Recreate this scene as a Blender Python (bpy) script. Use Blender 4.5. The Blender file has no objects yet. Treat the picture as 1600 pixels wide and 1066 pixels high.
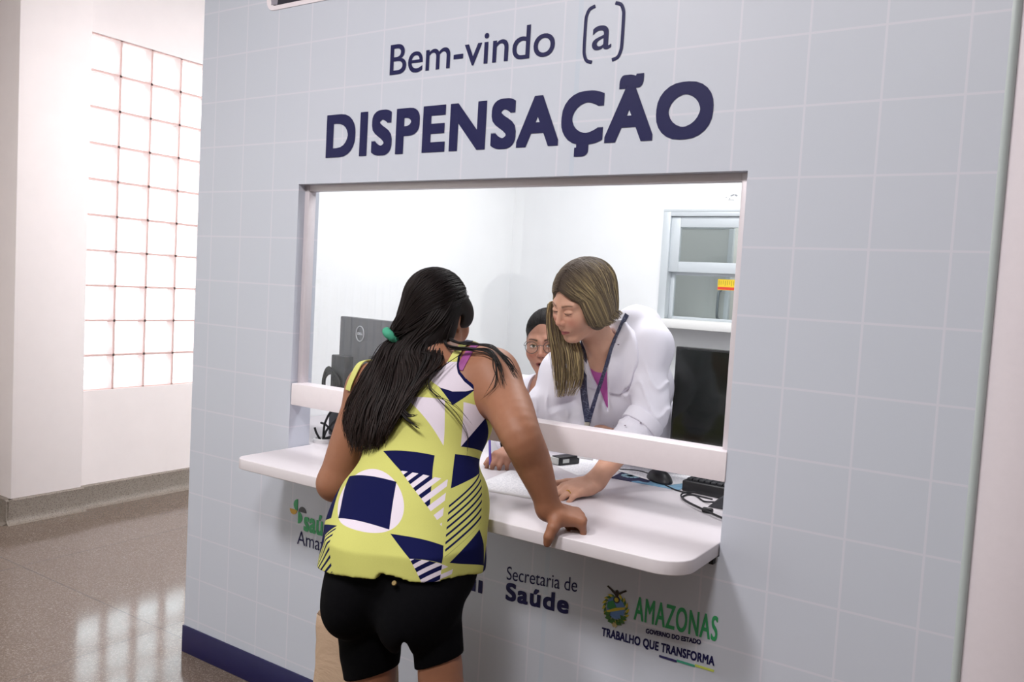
import bpy, bmesh, math, random, os
import numpy as np
from mathutils import Vector, Matrix

# ---------------------------------------------------------------- camera, sky, lamps, exposure
SC = bpy.context.scene
COL = SC.collection
cam_d = bpy.data.cameras.new('camera'); cam = bpy.data.objects.new('camera', cam_d); COL.objects.link(cam)
cam_d.sensor_width = 36.0; cam_d.lens = 29.297; cam_d.clip_start = .05
_f = Vector((-.546036, .835426, -.062342)); _d = Vector((.081936, -.020800, -.996421))
_f = Vector((math.sin(-.578892) * math.cos(-.062383), math.cos(-.578892) * math.cos(-.062383), math.sin(-.062383)))
_r = Vector((math.cos(-.578892), -math.sin(-.578892), 0)); _u = _r.cross(_f); _c, _s = math.cos(.057008), math.sin(.057008)
_r2 = _c * _r + _s * _u; _u2 = -_s * _r + _c * _u
cam.matrix_world = Matrix(((_r2.x, _u2.x, -_f.x, 2.647), (_r2.y, _u2.y, -_f.y, -1.976), (_r2.z, _u2.z, -_f.z, 1.472), (0, 0, 0, 1)))
SC.camera = cam

W = bpy.data.worlds.new('overcast sky'); SC.world = W; W.use_nodes = True
_bg = W.node_tree.nodes['Background']; _bg.inputs[0].default_value = (.93, .97, 1.0, 1); _bg.inputs[1].default_value = 5.8

def area(name, loc, size, power, color=(1, 1, 1), rot=(0, 0, 0), spread=None):
    l = bpy.data.lights.new(name, 'AREA'); l.shape = 'RECTANGLE'; l.size, l.size_y = size; l.energy = power; l.color = color
    if spread: l.spread = math.radians(spread)
    o = bpy.data.objects.new(name, l); COL.objects.link(o); o.location = loc; o.rotation_euler = rot
    return o
area('hall_ceiling_lamp', (.85, -1.95, 3.27), (.45, .45), 63, (1, .97, .97))
area('hall_ceiling_lamp', (2.15, -2.30, 3.27), (.45, .45), 53, (1, .97, .97))
area('hall_ceiling_lamp', (3.2, -3.6, 3.27), (1.2, .6), 6, (1, .98, .97))
area('corridor_fill_light', (-.55, .70, 3.27), (.62, 1.2), 28, (1, .95, .94))  # added fill, no known fixture: brightens the corridor's left wall and floor
area('corridor_fill_light', (-.60, 2.7, 3.27), (.62, 1.2), 24, (1, .95, .94))  # second added fill further down the corridor, same purpose
area('store_fill_light', (1.3, 2.8, 2.55), (.6, .6), 16, (1, 1, 1))  # added fill that lightens the store behind the hatch
area('office_ceiling_lamp', (1.25, .95, 2.57), (1.2, .6), 29, (1, 1, 1))
SC.view_settings.view_transform = 'Standard'; SC.view_settings.look = 'None'
SC.view_settings.exposure = 0.0; SC.view_settings.gamma = 1.0; SC.view_settings.use_curve_mapping = False

# ---------------------------------------------------------------- kit: ids, materials, mesh builders
def tag(o, label=None, cat=None, group=None, kind=None):
    if label: o['label'] = label
    if cat: o['category'] = cat
    if group: o['group'] = group
    if kind: o['kind'] = kind
    return o
def empty(name, loc=(0, 0, 0), rz=0.):
    o = bpy.data.objects.new(name, None); COL.objects.link(o); o.location = loc; o.rotation_euler = (0, 0, rz); o.empty_display_size = .05
    return o
def srgb(h):
    h = h.lstrip('#'); v = [int(h[i:i + 2], 16) / 255 for i in (0, 2, 4)]
    return tuple(x / 12.92 if x <= .04045 else ((x + .055) / 1.055) ** 2.4 for x in v) + (1.,)
class NT:
    """small helper around a material's node tree"""
    def __init__(s, name, rough=.5, metal=0., spec=.5):
        s.m = bpy.data.materials.new(name); s.m.use_nodes = True; s.t = s.m.node_tree; s.b = s.t.nodes['Principled BSDF']
        s.b.inputs['Roughness'].default_value = rough; s.b.inputs['Metallic'].default_value = metal; s.b.inputs['Specular IOR Level'].default_value = spec
    def n(s, typ, **kw):
        x = s.t.nodes.new(typ)
        for k, v in kw.items(): setattr(x, k, v)
        return x
    def put(s, sock, v):
        if isinstance(v, bpy.types.NodeSocket): s.t.links.new(v, sock)
        else: sock.default_value = v
    def math(s, op, a, b=None, c=None):
        x = s.n('ShaderNodeMath', operation=op); s.put(x.inputs[0], a)
        if b is not None: s.put(x.inputs[1], b)
        if c is not None: s.put(x.inputs[2], c)
        return x.outputs[0]
    def dot(s, v, w):
        x = s.n('ShaderNodeVectorMath', operation='DOT_PRODUCT'); s.put(x.inputs[0], v); s.put(x.inputs[1], w); return x.outputs['Value']
    def mix(s, f, a, b):
        x = s.n('ShaderNodeMix', data_type='RGBA'); s.put(x.inputs[0], f); s.put(x.inputs[6], a); s.put(x.inputs[7], b); return x.outputs[2]
    def noise(s, scale, detail=3., rough=.5, vec=None, dist=0.):
        x = s.n('ShaderNodeTexNoise'); x.inputs['Scale'].default_value = scale; x.inputs['Detail'].default_value = detail; x.inputs['Roughness'].default_value = rough; x.inputs['Distortion'].default_value = dist
        if vec is not None: s.t.links.new(vec, x.inputs['Vector'])
        return x.outputs['Fac']
    def ramp(s, f, stops):
        x = s.n('ShaderNodeValToRGB'); s.put(x.inputs[0], f); e = x.color_ramp.elements
        while len(e) < len(stops): e.new(.5)
        for k, (p, c) in zip(e, stops): k.position = p; k.color = c
        return x.outputs[0]
    def pos(s): return s.n('ShaderNodeNewGeometry').outputs['Position']
    def objc(s): return s.n('ShaderNodeTexCoord').outputs['Object']
    def attr(s, name, out='Vector'):
        x = s.n('ShaderNodeAttribute'); x.attribute_name = name; return x.outputs[out]
    def base(s, v): s.put(s.b.inputs['Base Color'], v); return s
    def bump(s, h, strength=.2, dist=.01):
        x = s.n('ShaderNodeBump'); x.inputs['Strength'].default_value = strength; x.inputs['Distance'].default_value = dist
        s.put(x.inputs['Height'], h); s.t.links.new(x.outputs[0], s.b.inputs['Normal']); return s
_mats = {}
def mat(name, col, rough=.5, metal=0., spec=.5, grain=.0, gscale=60., bump=0.):
    """plain pigment with a faint procedural mottling"""
    if name in _mats: return _mats[name]
    m = NT(name, rough, metal, spec); c = srgb(col) if isinstance(col, str) else tuple(col) + (1.,)
    f = m.noise(gscale, 4., .6, m.objc())
    g = grain or .03
    lo = tuple(x * (1 - g) for x in c[:3]) + (1.,); hi = tuple(min(1, x * (1 + g)) for x in c[:3]) + (1.,)
    m.base(m.mix(f, lo, hi))
    if bump: m.bump(f, bump, .002)
    _mats[name] = m.m; return m.m

class MB:
    def __init__(s): s.bm = bmesh.new()
    def box(s, lo, hi, bev=0., M=None, seg=2):
        b = bmesh.new(); bmesh.ops.create_cube(b, size=1.0)
        sz = [hi[i] - lo[i] for i in range(3)]; c = [(hi[i] + lo[i]) / 2 for i in range(3)]
        bmesh.ops.scale(b, vec=sz, verts=b.verts); bmesh.ops.translate(b, vec=c, verts=b.verts)
        if bev: bmesh.ops.bevel(b, geom=b.edges[:], offset=bev, segments=seg, profile=.5, affect='EDGES')
        return s._join(b, M)
    def _join(s, b, M=None):
        if M is not None: bmesh.ops.transform(b, matrix=M, verts=b.verts)
        me = bpy.data.meshes.new('tmp'); b.to_mesh(me); b.free(); s.bm.from_mesh(me); bpy.data.meshes.remove(me); return s
    def prism(s, pts, z0, z1, bev=0., M=None, seg=3):
        """polygon in x,y extruded along z"""
        b = bmesh.new(); vs = [b.verts.new((x, y, z0)) for x, y in pts]; f = b.faces.new(vs)
        r = bmesh.ops.extrude_face_region(b, geom=[f]); bmesh.ops.translate(b, vec=(0, 0, z1 - z0), verts=[v for v in r['geom'] if isinstance(v, bmesh.types.BMVert)])
        bmesh.ops.recalc_face_normals(b, faces=b.faces)
        if bev:
            es = [e for e in b.edges if abs(e.verts[0].co.z - e.verts[1].co.z) < 1e-6]
            bmesh.ops.bevel(b, geom=es, offset=bev, segments=seg, profile=.5, affect='EDGES')
        return s._join(b, M)
    def tube(s, pts, r, m=8, close=False, cap=True, flat=1., up=None, spline=True, n=6):
        P = [np.asarray(p, float) for p in pts]; R = list(r) if hasattr(r, '__len__') else [r] * len(P)
        if spline and len(P) > 2:
            X = np.array([np.append(p, q) for p, q in zip(P, R)])
            E = np.concatenate([X[-1:], X, X[:2]]) if close else np.concatenate([[2 * X[0] - X[1]], X, [2 * X[-1] - X[-2]]])
            Q = []
            for i in range(len(X) - (0 if close else 1)):
                a, b_, c, d = E[i:i + 4]
                for t in np.linspace(0, 1, n, endpoint=False):
                    Q.append(.5 * (2 * b_ + (c - a) * t + (2 * a - 5 * b_ + 4 * c - d) * t * t + (3 * b_ - a - 3 * c + d) * t ** 3))
            if not close: Q.append(X[-1])
            Q = np.array(Q); P = [q[:3] for q in Q]; R = [max(q[3], 1e-4) for q in Q]
        b = s.bm; rings = []; N = len(P); u0 = np.asarray(up if up is not None else (0.3, .2, 1.), float)
        for i in range(N):
            a = P[(i - 1) % N] if (close or i > 0) else P[i]; c = P[(i + 1) % N] if (close or i < N - 1) else P[i]
            t = c - a; t = t / (np.linalg.norm(t) + 1e-12); u = u0 - t * (u0 @ t)
            if np.linalg.norm(u) < 1e-3: u = np.array([1., 0, 0]) - t * t[0]
            u = u / np.linalg.norm(u); w = np.cross(t, u); u0 = u if up is None else u0
            rings.append([b.verts.new(P[i] + R[i] * (math.cos(k) * w + flat * math.sin(k) * u)) for k in np.linspace(0, 2 * math.pi, m, endpoint=False)])
        for i in range(N if close else N - 1):
            A, B = rings[i], rings[(i + 1) % N]
            for k in range(m): b.faces.new((A[k], A[(k + 1) % m], B[(k + 1) % m], B[k]))
        if cap and not close: b.faces.new(rings[0][::-1]); b.faces.new(rings[-1])
        return s
    def lathe(s, prof, c=(0, 0, 0), m=24, M=None):
        b = bmesh.new(); rings = []
        for r, z in prof: rings.append([b.verts.new((r * math.cos(a), r * math.sin(a), z)) for a in np.linspace(0, 2 * math.pi, m, endpoint=False)])
        for A, B in zip(rings, rings[1:]):
            for k in range(m): b.faces.new((A[k], A[(k + 1) % m], B[(k + 1) % m], B[k]))
        b.faces.new(rings[0][::-1]); b.faces.new(rings[-1])
        bmesh.ops.translate(b, vec=c, verts=b.verts)
        return s._join(b, M)
    def build(s, name, m, parent=None, smooth=True, angle=40, loc=None, rz=None):
        bmesh.ops.recalc_face_normals(s.bm, faces=s.bm.faces)
        me = bpy.data.meshes.new(name); s.bm.to_mesh(me); s.bm.free(); me.materials.append(m)
        if smooth:
            me.polygons.foreach_set('use_smooth', [True] * len(me.polygons)); me.set_sharp_from_angle(angle=math.radians(angle))
        o = bpy.data.objects.new(name, me); COL.objects.link(o)
        if parent is not None: o.parent = parent
        if loc is not None: o.location = loc
        if rz is not None: o.rotation_euler = (0, 0, rz)
        return o
def arr_mesh(name, v, q, m, parent=None, col=None, uv=None):
    me = bpy.data.meshes.new(name); v = np.asarray(v, np.float32); q = np.asarray(q, np.int32)
    me.vertices.add(len(v)); me.vertices.foreach_set('co', v.ravel()); me.loops.add(q.size); me.loops.foreach_set('vertex_index', q.ravel())
    me.polygons.add(len(q)); me.polygons.foreach_set('loop_start', np.arange(0, q.size, q.shape[1])); me.polygons.foreach_set('use_smooth', np.ones(len(q), bool))
    if col is not None:
        a = me.attributes.new('pigment', 'FLOAT_COLOR', 'POINT'); a.data.foreach_set('color', np.concatenate([col, np.ones((len(v), 1))], 1).astype(np.float32).ravel())
    if uv is not None:
        a = me.attributes.new('weave', 'FLOAT_VECTOR', 'POINT'); a.data.foreach_set('vector', np.concatenate([uv, np.ones((len(v), 1))], 1).astype(np.float32).ravel())
    me.update(); me.validate(); me.materials.append(m)
    o = bpy.data.objects.new(name, me); COL.objects.link(o)
    if parent is not None: o.parent = parent
    return o
# ---------------------------------------------------------------- distance-field modelling kit
def V(*a): return np.array(a, dtype=np.float64)
def unit(v):
    v = np.asarray(v, float); return v / np.linalg.norm(v)
def basis(fwd, up):
    """columns: right, forward, up of a figure that faces fwd"""
    f = unit(fwd); r = unit(np.cross(f, up)); u = np.cross(r, f)
    return np.stack([r, f, u], 1)
def rot_axis(ax, deg):
    a = unit(ax); t = math.radians(deg); K = np.array([[0, -a[2], a[1]], [a[2], 0, -a[0]], [-a[1], a[0], 0]])
    return np.eye(3) + math.sin(t) * K + (1 - math.cos(t)) * K @ K

class Field:
    def __init__(s): s.L = []; s.post = None
    def _add(s, fn, c, R, k, op): s.L.append((fn, np.asarray(c, float), R, k, op)); return s
    def ell(s, c, r, rot=None, k=.02, op='u'):
        c = np.asarray(c, float); r = np.asarray(r, float) * np.ones(3); rt = None if rot is None else np.asarray(rot)
        def fn(P):
            q = P - c
            if rt is not None: q = q @ rt
            k0 = np.linalg.norm(q / r, axis=1); k1 = np.linalg.norm(q / (r * r), axis=1)
            return np.where(k1 > 1e-9, k0 * (k0 - 1) / np.maximum(k1, 1e-9), -r.min())
        return s._add(fn, c, r.max(), k, op)
    def cap(s, a, b, ra, rb=None, k=.02, op='u'):
        a = np.asarray(a, float); b = np.asarray(b, float); rb = ra if rb is None else rb; ba = b - a; bb = max(ba @ ba, 1e-9)
        def fn(P):
            pa = P - a; h = np.clip(pa @ ba / bb, 0, 1)
            return np.linalg.norm(pa - h[:, None] * ba, axis=1) - (ra + (rb - ra) * h)
        return s._add(fn, (a + b) / 2, math.sqrt(bb) / 2 + max(ra, rb), k, op)
    def box(s, c, hs, rot=None, r=.005, k=.01, op='u'):
        c = np.asarray(c, float); hs = np.asarray(hs, float); rt = None if rot is None else np.asarray(rot)
        def fn(P):
            q = P - c
            if rt is not None: q = q @ rt
            q = np.abs(q) - (hs - r)
            return np.linalg.norm(np.maximum(q, 0), axis=1) + np.minimum(q.max(1), 0) - r
        return s._add(fn, c, np.linalg.norm(hs), k, op)
    def chain(s, pts, rs, k=.02, k0=None):
        """one smooth tapering limb through the points"""
        pts = np.asarray(pts, float); rs = np.asarray(rs, float); n = len(pts)
        X = np.concatenate([pts, rs[:, None]], 1); E = np.concatenate([[2 * X[0] - X[1]], X, [2 * X[-1] - X[-2]]])
        Q = []
        for i in range(n - 1):
            a, b, c, d = E[i:i + 4]; m = 5
            for t in np.linspace(0, 1, m, endpoint=False):
                Q.append(.5 * (2 * b + (c - a) * t + (2 * a - 5 * b + 4 * c - d) * t * t + (3 * b - a - 3 * c + d) * t ** 3))
        Q.append(X[-1]); Q = np.array(Q); A, B = Q[:-1], Q[1:]
        def fn(P):
            D = None
            for a, b in zip(A, B):
                ba = b[:3] - a[:3]; pa = P - a[:3]; h = np.clip(pa @ ba / max(ba @ ba, 1e-12), 0, 1)
                e = np.linalg.norm(pa - h[:, None] * ba, axis=1) - (a[3] + (b[3] - a[3]) * h)
                D = e if D is None else np.minimum(D, e)
            return D
        c = (Q[:, :3].max(0) + Q[:, :3].min(0)) / 2
        return s._add(fn, c, (np.linalg.norm(Q[:, :3] - c, axis=1) + Q[:, 3]).max(), k0 or k, 'u')
    def _ev(s, P):
        c0 = P.mean(0); R0 = np.sqrt(((P - c0) ** 2).sum(1).max())
        d = None; far = 1e9
        for fn, c, R, k, op in s.L:
            lb = np.linalg.norm(c - c0) - R0 - R
            if lb > .05 + k:
                if op == 'u': far = min(far, lb)
                continue
            e = fn(P)
            if op == 'u':
                if d is None: d = e; continue
                h = np.maximum(k - np.abs(d - e), 0) / k
                d = np.minimum(d, e) - h * h * k * .25
            elif d is not None:
                e = -e; h = np.maximum(k - np.abs(d - e), 0) / k
                d = np.maximum(d, e) + h * h * k * .25
        if d is None: d = np.full(len(P), min(far, 1.0))
        return d
    def __call__(s, P):
        P = np.asarray(P, float)
        if len(P) <= 6000: d = s._ev(P)
        else: d = np.concatenate([s._ev(P[i:i + 4000]) for i in range(0, len(P), 4000)])
        return s.post(P, d) if s.post else d

def mesh_sdf(f, lo, hi, h):
    """surface nets on a sparse grid; returns vertices, quads"""
    lo = np.asarray(lo, float); hi = np.asarray(hi, float); B = 4; H = h * B
    n = np.ceil((hi - lo) / H).astype(int)
    I = np.stack(np.meshgrid(*[np.arange(m) for m in n], indexing='ij'), -1).reshape(-1, 3)
    # blocks in spatially compact order
    big = I // 5; order = np.lexsort((big[:, 2], big[:, 1], big[:, 0])); I = I[order]
    d = f(lo + (I + .5) * H)
    I = I[np.abs(d) < H * 1.5]
    g = np.arange(B + 1); off = np.stack(np.meshgrid(g, g, g, indexing='ij'), -1).reshape(-1, 3)
    vals = np.empty((len(I), (B + 1) ** 3))
    for s0 in range(0, len(I), 24):
        b = I[s0:s0 + 24]
        P = lo + (b[:, None, :] * B + off[None]).reshape(-1, 3) * h
        vals[s0:s0 + 24] = f(P).reshape(len(b), -1)
    A = vals.reshape(-1, B + 1, B + 1, B + 1)
    S = A < 0
    cs = [(i, j, k) for i in (0, 1) for j in (0, 1) for k in (0, 1)]
    cnt = sum(S[:, i:i + B, j:j + B, k:k + B].astype(np.int8) for i, j, k in cs)
    act = np.argwhere((cnt > 0) & (cnt < 8))
    bi, ci = act[:, 0], act[:, 1:]
    cv = np.stack([A[bi, ci[:, 0] + i, ci[:, 1] + j, ci[:, 2] + k] for i, j, k in cs], 1)
    pos = np.zeros((len(act), 3)); w = np.zeros(len(act))
    for a in range(8):
        for b in range(a + 1, 8):
            da = np.array(cs[b]) - np.array(cs[a])
            if np.abs(da).sum() != 1: continue
            m = (cv[:, a] < 0) != (cv[:, b] < 0)
            t = np.where(m, cv[:, a] / np.where(m, cv[:, a] - cv[:, b], 1), 0)
            pos += np.where(m[:, None], np.array(cs[a]) + t[:, None] * da, 0); w += m
    G = I[bi] * B + ci
    verts = lo + (G + pos / w[:, None]) * h
    N = n * B + 2
    key = lambda X: (X[:, 0] * N[1] + X[:, 1]) * N[2] + X[:, 2]
    kk = key(G); so = np.argsort(kk); ks = kk[so]
    def find(X):
        q = key(X); p = np.clip(np.searchsorted(ks, q), 0, len(ks) - 1)
        return np.where(ks[p] == q, so[p], -1)
    quads = []
    for ax in range(3):
        e = np.zeros(3, int); e[ax] = 1
        c1 = cv[:, 0] < 0; c2 = cv[:, [4, 2, 1][ax]] < 0
        m = c1 != c2
        o1 = np.zeros(3, int); o1[(ax + 1) % 3] = 1; o2 = np.zeros(3, int); o2[(ax + 2) % 3] = 1
        g0 = G[m]
        q = np.stack([np.nonzero(m)[0], find(g0 - o1), find(g0 - o1 - o2), find(g0 - o2)], 1)
        ok = (q >= 0).all(1); q = q[ok]; flip = ~c1[m][ok]
        q[flip] = q[flip][:, ::-1]
        quads.append(q)
    return verts, np.concatenate(quads)

def smooth_step(a, b, x):
    t = np.clip((x - a) / (b - a), 0, 1); return t * t * (3 - 2 * t)

def head_field(F, c, M, k=.012, eye_open=True, jaw=1.0, z=1.0):
    """a head at c; M columns right, forward, up. Eye line at local z=0."""
    L = lambda x, y, w: c + M @ (V(x, y, w) * z)
    E = lambda p, r, kk, **o: F.ell(p, np.array(r) * z, M, k=kk * z, **o)
    C = lambda a, b, ra, rb, kk: F.cap(a, b, ra * z, rb * z, k=kk * z)
    E(L(0, -.014, .034), (.073, .092, .084), .03)
    E(L(0, .022, -.028), (.062 * jaw, .068, .080), .03)
    for s in (-1, 1):
        C(L(s * .052 * jaw, .006, -.050), L(s * .020, .060, -.098), .016, .013, .03)
        E(L(s * .034, .063, -.032), (.028, .021, .028), .03)
        C(L(s * .016, .0815, .019), L(s * .044, .070, .018), .007, .006, .02)
    E(L(0, .068, -.101), (.020, .016, .015), .02)
    E(L(0, .076, -.060), (.026, .016, .020), .02)
    for s in (-1, 1):
        E(L(s * .031, .1045, -.003), (.019, .018, .012), .016, op='s')
        E(L(s * .031, .0765, -.003), (.0150, .0125, .0118), .003)
        b = .0065 if eye_open else .0
        C(L(s * .019, .0885, -.001), L(s * .032, .0895, b), .0022, .0024, .004)
        C(L(s * .032, .0895, b), L(s * .045, .0815, .000), .0024, .0022, .004)
        C(L(s * .020, .087, -.009), L(s * .043, .082, -.009), .0024, .0022, .006)
    C(L(0, .086, .008), L(0, .1045, -.030), .0055, .0085, .014)
    E(L(0, .105, -.034), (.0088, .0085, .008), .007)
    for s in (-1, 1):
        E(L(s * .0105, .097, -.037), (.0065, .0085, .0065), .006)
        E(L(s * .006, .101, -.0435), (.003, .0045, .0026), .003, op='s')

def mouth(F, c, M, open_=0., w=.023, z=1.0):
    L = lambda x, y, q: c + M @ (V(x, y, q) * z)
    for s in (-1, 1):
        F.cap(L(s * .006, .0935, -.0635 + open_ * .3), L(s * w, .0815, -.0675), .0046 * z, .0024 * z, k=.005)
        F.cap(L(0, .0925, -.0735 - open_), L(s * w, .081, -.0685), .0055 * z, .0026 * z, k=.005)
    if open_ > 0: F.ell(L(0, .095, -.068 - open_ * .4), np.array((w * .75, .014, .002 + open_ * .5)) * z, M, k=.003, op='s')

def ear(F, c, M, s, z=1.0):
    L = lambda x, y, q: c + M @ (V(x, y, q) * z)
    R = M @ rot_axis((0, 0, 1), s * 18) @ rot_axis((1, 0, 0), -12)
    F.ell(L(s * .076, -.010, -.006), np.array((.007, .018, .030)) * z, R, k=.006)
    F.ell(L(s * .085, -.006, -.002), np.array((.006, .010, .017)) * z, R, k=.005, op='s')
    F.ell(L(s * .074, .000, -.034), np.array((.006, .009, .010)) * z, R, k=.006)

def hand_field(F, wrist, d, n, t, curl, thumb, size=1.0, spread=(.16, .05, -.05, -.17), k=.0035):
    """wrist; d: towards the fingers; n: out of the back of the hand; t: towards the thumb side.
    curl: per finger (index..little) three bend angles in degrees towards the palm"""
    d = unit(d); n = unit(n - d * (n @ d)); t = unit(t - d * (t @ d) - n * (t @ n)); z = size
    M = np.stack([t, d, n], 1)
    P = lambda a, b, c: wrist + (t * a + d * b + n * c) * z
    F.cap(P(0, -.01, 0), P(0, .02, 0), .024 * z, .024 * z, k=.02)
    F.ell(P(.0, .050, 0), (.038 * z, .050 * z, .0135 * z), M, k=.012)
    F.box(P(.0, .058, .001), (.037 * z, .034 * z, .0125 * z), M, r=.011 * z, k=.012)
    F.ell(P(.022, .034, -.008), (.018 * z, .030 * z, .014 * z), M, k=.012)
    F.ell(P(-.026, .036, -.007), (.014 * z, .032 * z, .012 * z), M, k=.012)
    xs = (.029, .0095, -.0105, -.0285); y0 = (.088, .093, .089, .080)
    ln = ((.040, .024, .020), (.045, .028, .021), (.041, .026, .021), (.032, .019, .018)); rr = (.0092, .0095, .0090, .0080)
    tips = []
    for i in range(4):
        p = P(xs[i], y0[i], .001); a = 0.; dd = unit(d + t * spread[i])
        F.ell(p + n * .004 * z, np.array((.0085, .010, .007)) * z, M, k=.006)
        for j in range(3):
            a += math.radians(curl[i][j])
            v = dd * math.cos(a) - n * math.sin(a)
            q = p + v * ln[i][j] * z
            r0 = rr[i] * (1 - .08 * j) * z; r1 = rr[i] * (1 - .08 * (j + 1)) * z
            F.cap(p, q, r0, r1, k=.012 if j == 0 else k)
            p = q
        tips.append((p, v, n * math.cos(a) + dd * math.sin(a), rr[i] * z))
    p = P(.027, .022, -.004)
    for j, (v, l, r0, r1) in enumerate(thumb):
        v = unit(t * v[0] + d * v[1] + n * v[2]); q = p + v * l * z
        F.cap(p, q, r0 * z, r1 * z, k=.012 if j == 0 else .004); p = q
    tips.append((p, v, n, thumb[-1][3] * z))
    return tips
# ---------------------------------------------------------------- the place: hall, booth, office
T = .163                                      # printed square on the booth wrap
def wrap_material():
    m = NT('printed blue grid wrap', .42, 0, .35)
    p = m.n('ShaderNodeSeparateXYZ'); m.t.links.new(m.pos(), p.inputs[0]); X, Y, Z = p.outputs
    def line(c, off, half):
        a = m.math('FRACT', m.math('ADD', m.math('DIVIDE', c, T), off)); a = m.math('ABSOLUTE', m.math('SUBTRACT', a, .5))
        return m.math('GREATER_THAN', a, .5 - half)
    g = m.math('MAXIMUM', line(X, 0., .016), line(Z, 1 - (2.418 / T) % 1, .016))
    cloud = m.noise(1.1, 3., .55, m.pos())
    base = m.mix(cloud, srgb('#bfc6d2'), srgb('#c6c9d5'))
    seam = m.math('MULTIPLY', m.math('LESS_THAN', m.math('ABSOLUTE', m.math('SUBTRACT', X, 1.515)), .007), .35)
    base = m.mix(seam, base, srgb('#b3c3d3'))
    m.base(m.mix(m.math('MULTIPLY', g, .42), base, srgb('#dcd7e2')))
    m.bump(m.noise(26., 4., .6, m.pos()), .05, .004)
    return m.m
wrap = wrap_material()
white_wall = mat('white wall paint', '#f4f1f0', .6, spec=.3, gscale=8)
peach_wall = mat('warm white wall paint', '#f3ebe9', .6, spec=.3, gscale=8)
office_wall = mat('office white wall paint', '#f2f3f5', .6, spec=.3, gscale=8)
ceil_m = mat('ceiling paint', '#f1efee', .7, spec=.2)
def terrazzo(name, lo, hi, rough, joints=True):
    m = NT(name, rough, 0, .5); P = m.pos()
    v = m.n('ShaderNodeTexVoronoi'); v.inputs['Scale'].default_value = 240.; m.t.links.new(P, v.inputs['Vector'])
    sp = m.n('ShaderNodeSeparateColor'); m.t.links.new(v.outputs['Color'], sp.inputs[0])
    big = m.noise(1.6, 4., .6, P)
    c = m.ramp(sp.outputs[0], [(0., srgb('#685c52')), (.3, srgb(lo)), (.7, srgb(hi)), (1., srgb('#978a7f'))])
    c = m.mix(m.math('MULTIPLY', big, .45), c, srgb('#63544a'))
    if joints:
        s = m.n('ShaderNodeSeparateXYZ'); m.t.links.new(P, s.inputs[0])
        def j(co, off):
            a = m.math('ABSOLUTE', m.math('SUBTRACT', m.math('FRACT', m.math('DIVIDE', m.math('ADD', co, off), 1.12)), .5))
            return m.math('LESS_THAN', a, .0016)
        g = m.math('MAXIMUM', j(s.outputs[0], .325 + .56), j(s.outputs[1], -.065 + .56))
        c = m.mix(m.math('MULTIPLY', g, .8), c, srgb('#3a3330'))
    m.base(c)
    r = m.math('MULTIPLY_ADD', m.noise(5., 3., .6, P), .12, rough - .05); m.put(m.b.inputs['Roughness'], r)
    m.bump(m.noise(9., 3., .5, P), .02, .01)
    return m.m
floor_m = terrazzo('polished terrazzo', '#695b51', '#786b61', .10)
base_m = terrazzo('terrazzo cove skirting', '#8c8479', '#978f85', .45, False)

def struct(name, mb, m, **k):
    o = mb.build(name, m, **k); o['kind'] = 'structure'; return o
struct('floor', MB().box((-2.75, -7.2, -.05), (5.2, 4.4, 0)), floor_m)
struct('ceiling', MB().box((-2.95, -7.2, 3.3), (5.2, 4.4, 3.36)), ceil_m)
# hall left side: wall with the glass-block window, pillar, wall further back
WX = -2.207; WY0, WY1, WZ0, WZ1 = .771, 2.212, .713, 2.833
mb = MB(); mb.box((WX - .16, .70, 0), (WX, 4.4, WZ0)); mb.box((WX - .16, .70, WZ1), (WX, 4.4, 3.3)); mb.box((WX - .16, WY1, WZ0), (WX, 4.4, WZ1)); mb.box((WX - .16, .70, WZ0), (WX, WY0, WZ1))
struct('wall_left', mb, peach_wall)
struct('trim_1', MB().box((-2.95, .366, 0), (WX + .030, .770, 3.3), .006), peach_wall)   # pillar
mb = MB(); mb.box((-2.95, -1.4, 0), (-2.75, .366, 3.3)); mb.box((-2.95, -7.2, 2.75), (-2.75, -1.4, 3.3)); mb.box((-2.95, -7.2, 0), (-2.75, -6.6, 2.75))
struct('wall_entrance', mb, peach_wall)
def cove(mb, axis, at, a0, a1, sgn, h=.138):
    prof = [(0, 0), (.058, 0), (.050, .004), (.038, .012), (.030, .026), (.026, .045), (.024, h - .006), (.018, h), (0, h)]
    b = bmesh.new()
    def mk(t): return [b.verts.new((at + sgn * p, t, z) if axis == 'y' else (t, at + sgn * p, z)) for p, z in prof]
    A, B = mk(a0), mk(a1)
    for k in range(len(prof)): b.faces.new((A[k], A[(k + 1) % len(prof)], B[(k + 1) % len(prof)], B[k]))
    b.faces.new(A[::-1]); b.faces.new(B); mb._join(b)
mb = MB(); cove(mb, 'y', WX, .775, 4.4, 1); cove(mb, 'y', WX + .030, .33, .775, 1); cove(mb, 'x', .366, -2.75, WX + .06, -1); cove(mb, 'y', -2.75, -1.4, .34, 1)
struct('baseboard_left', mb, base_m)
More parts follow.
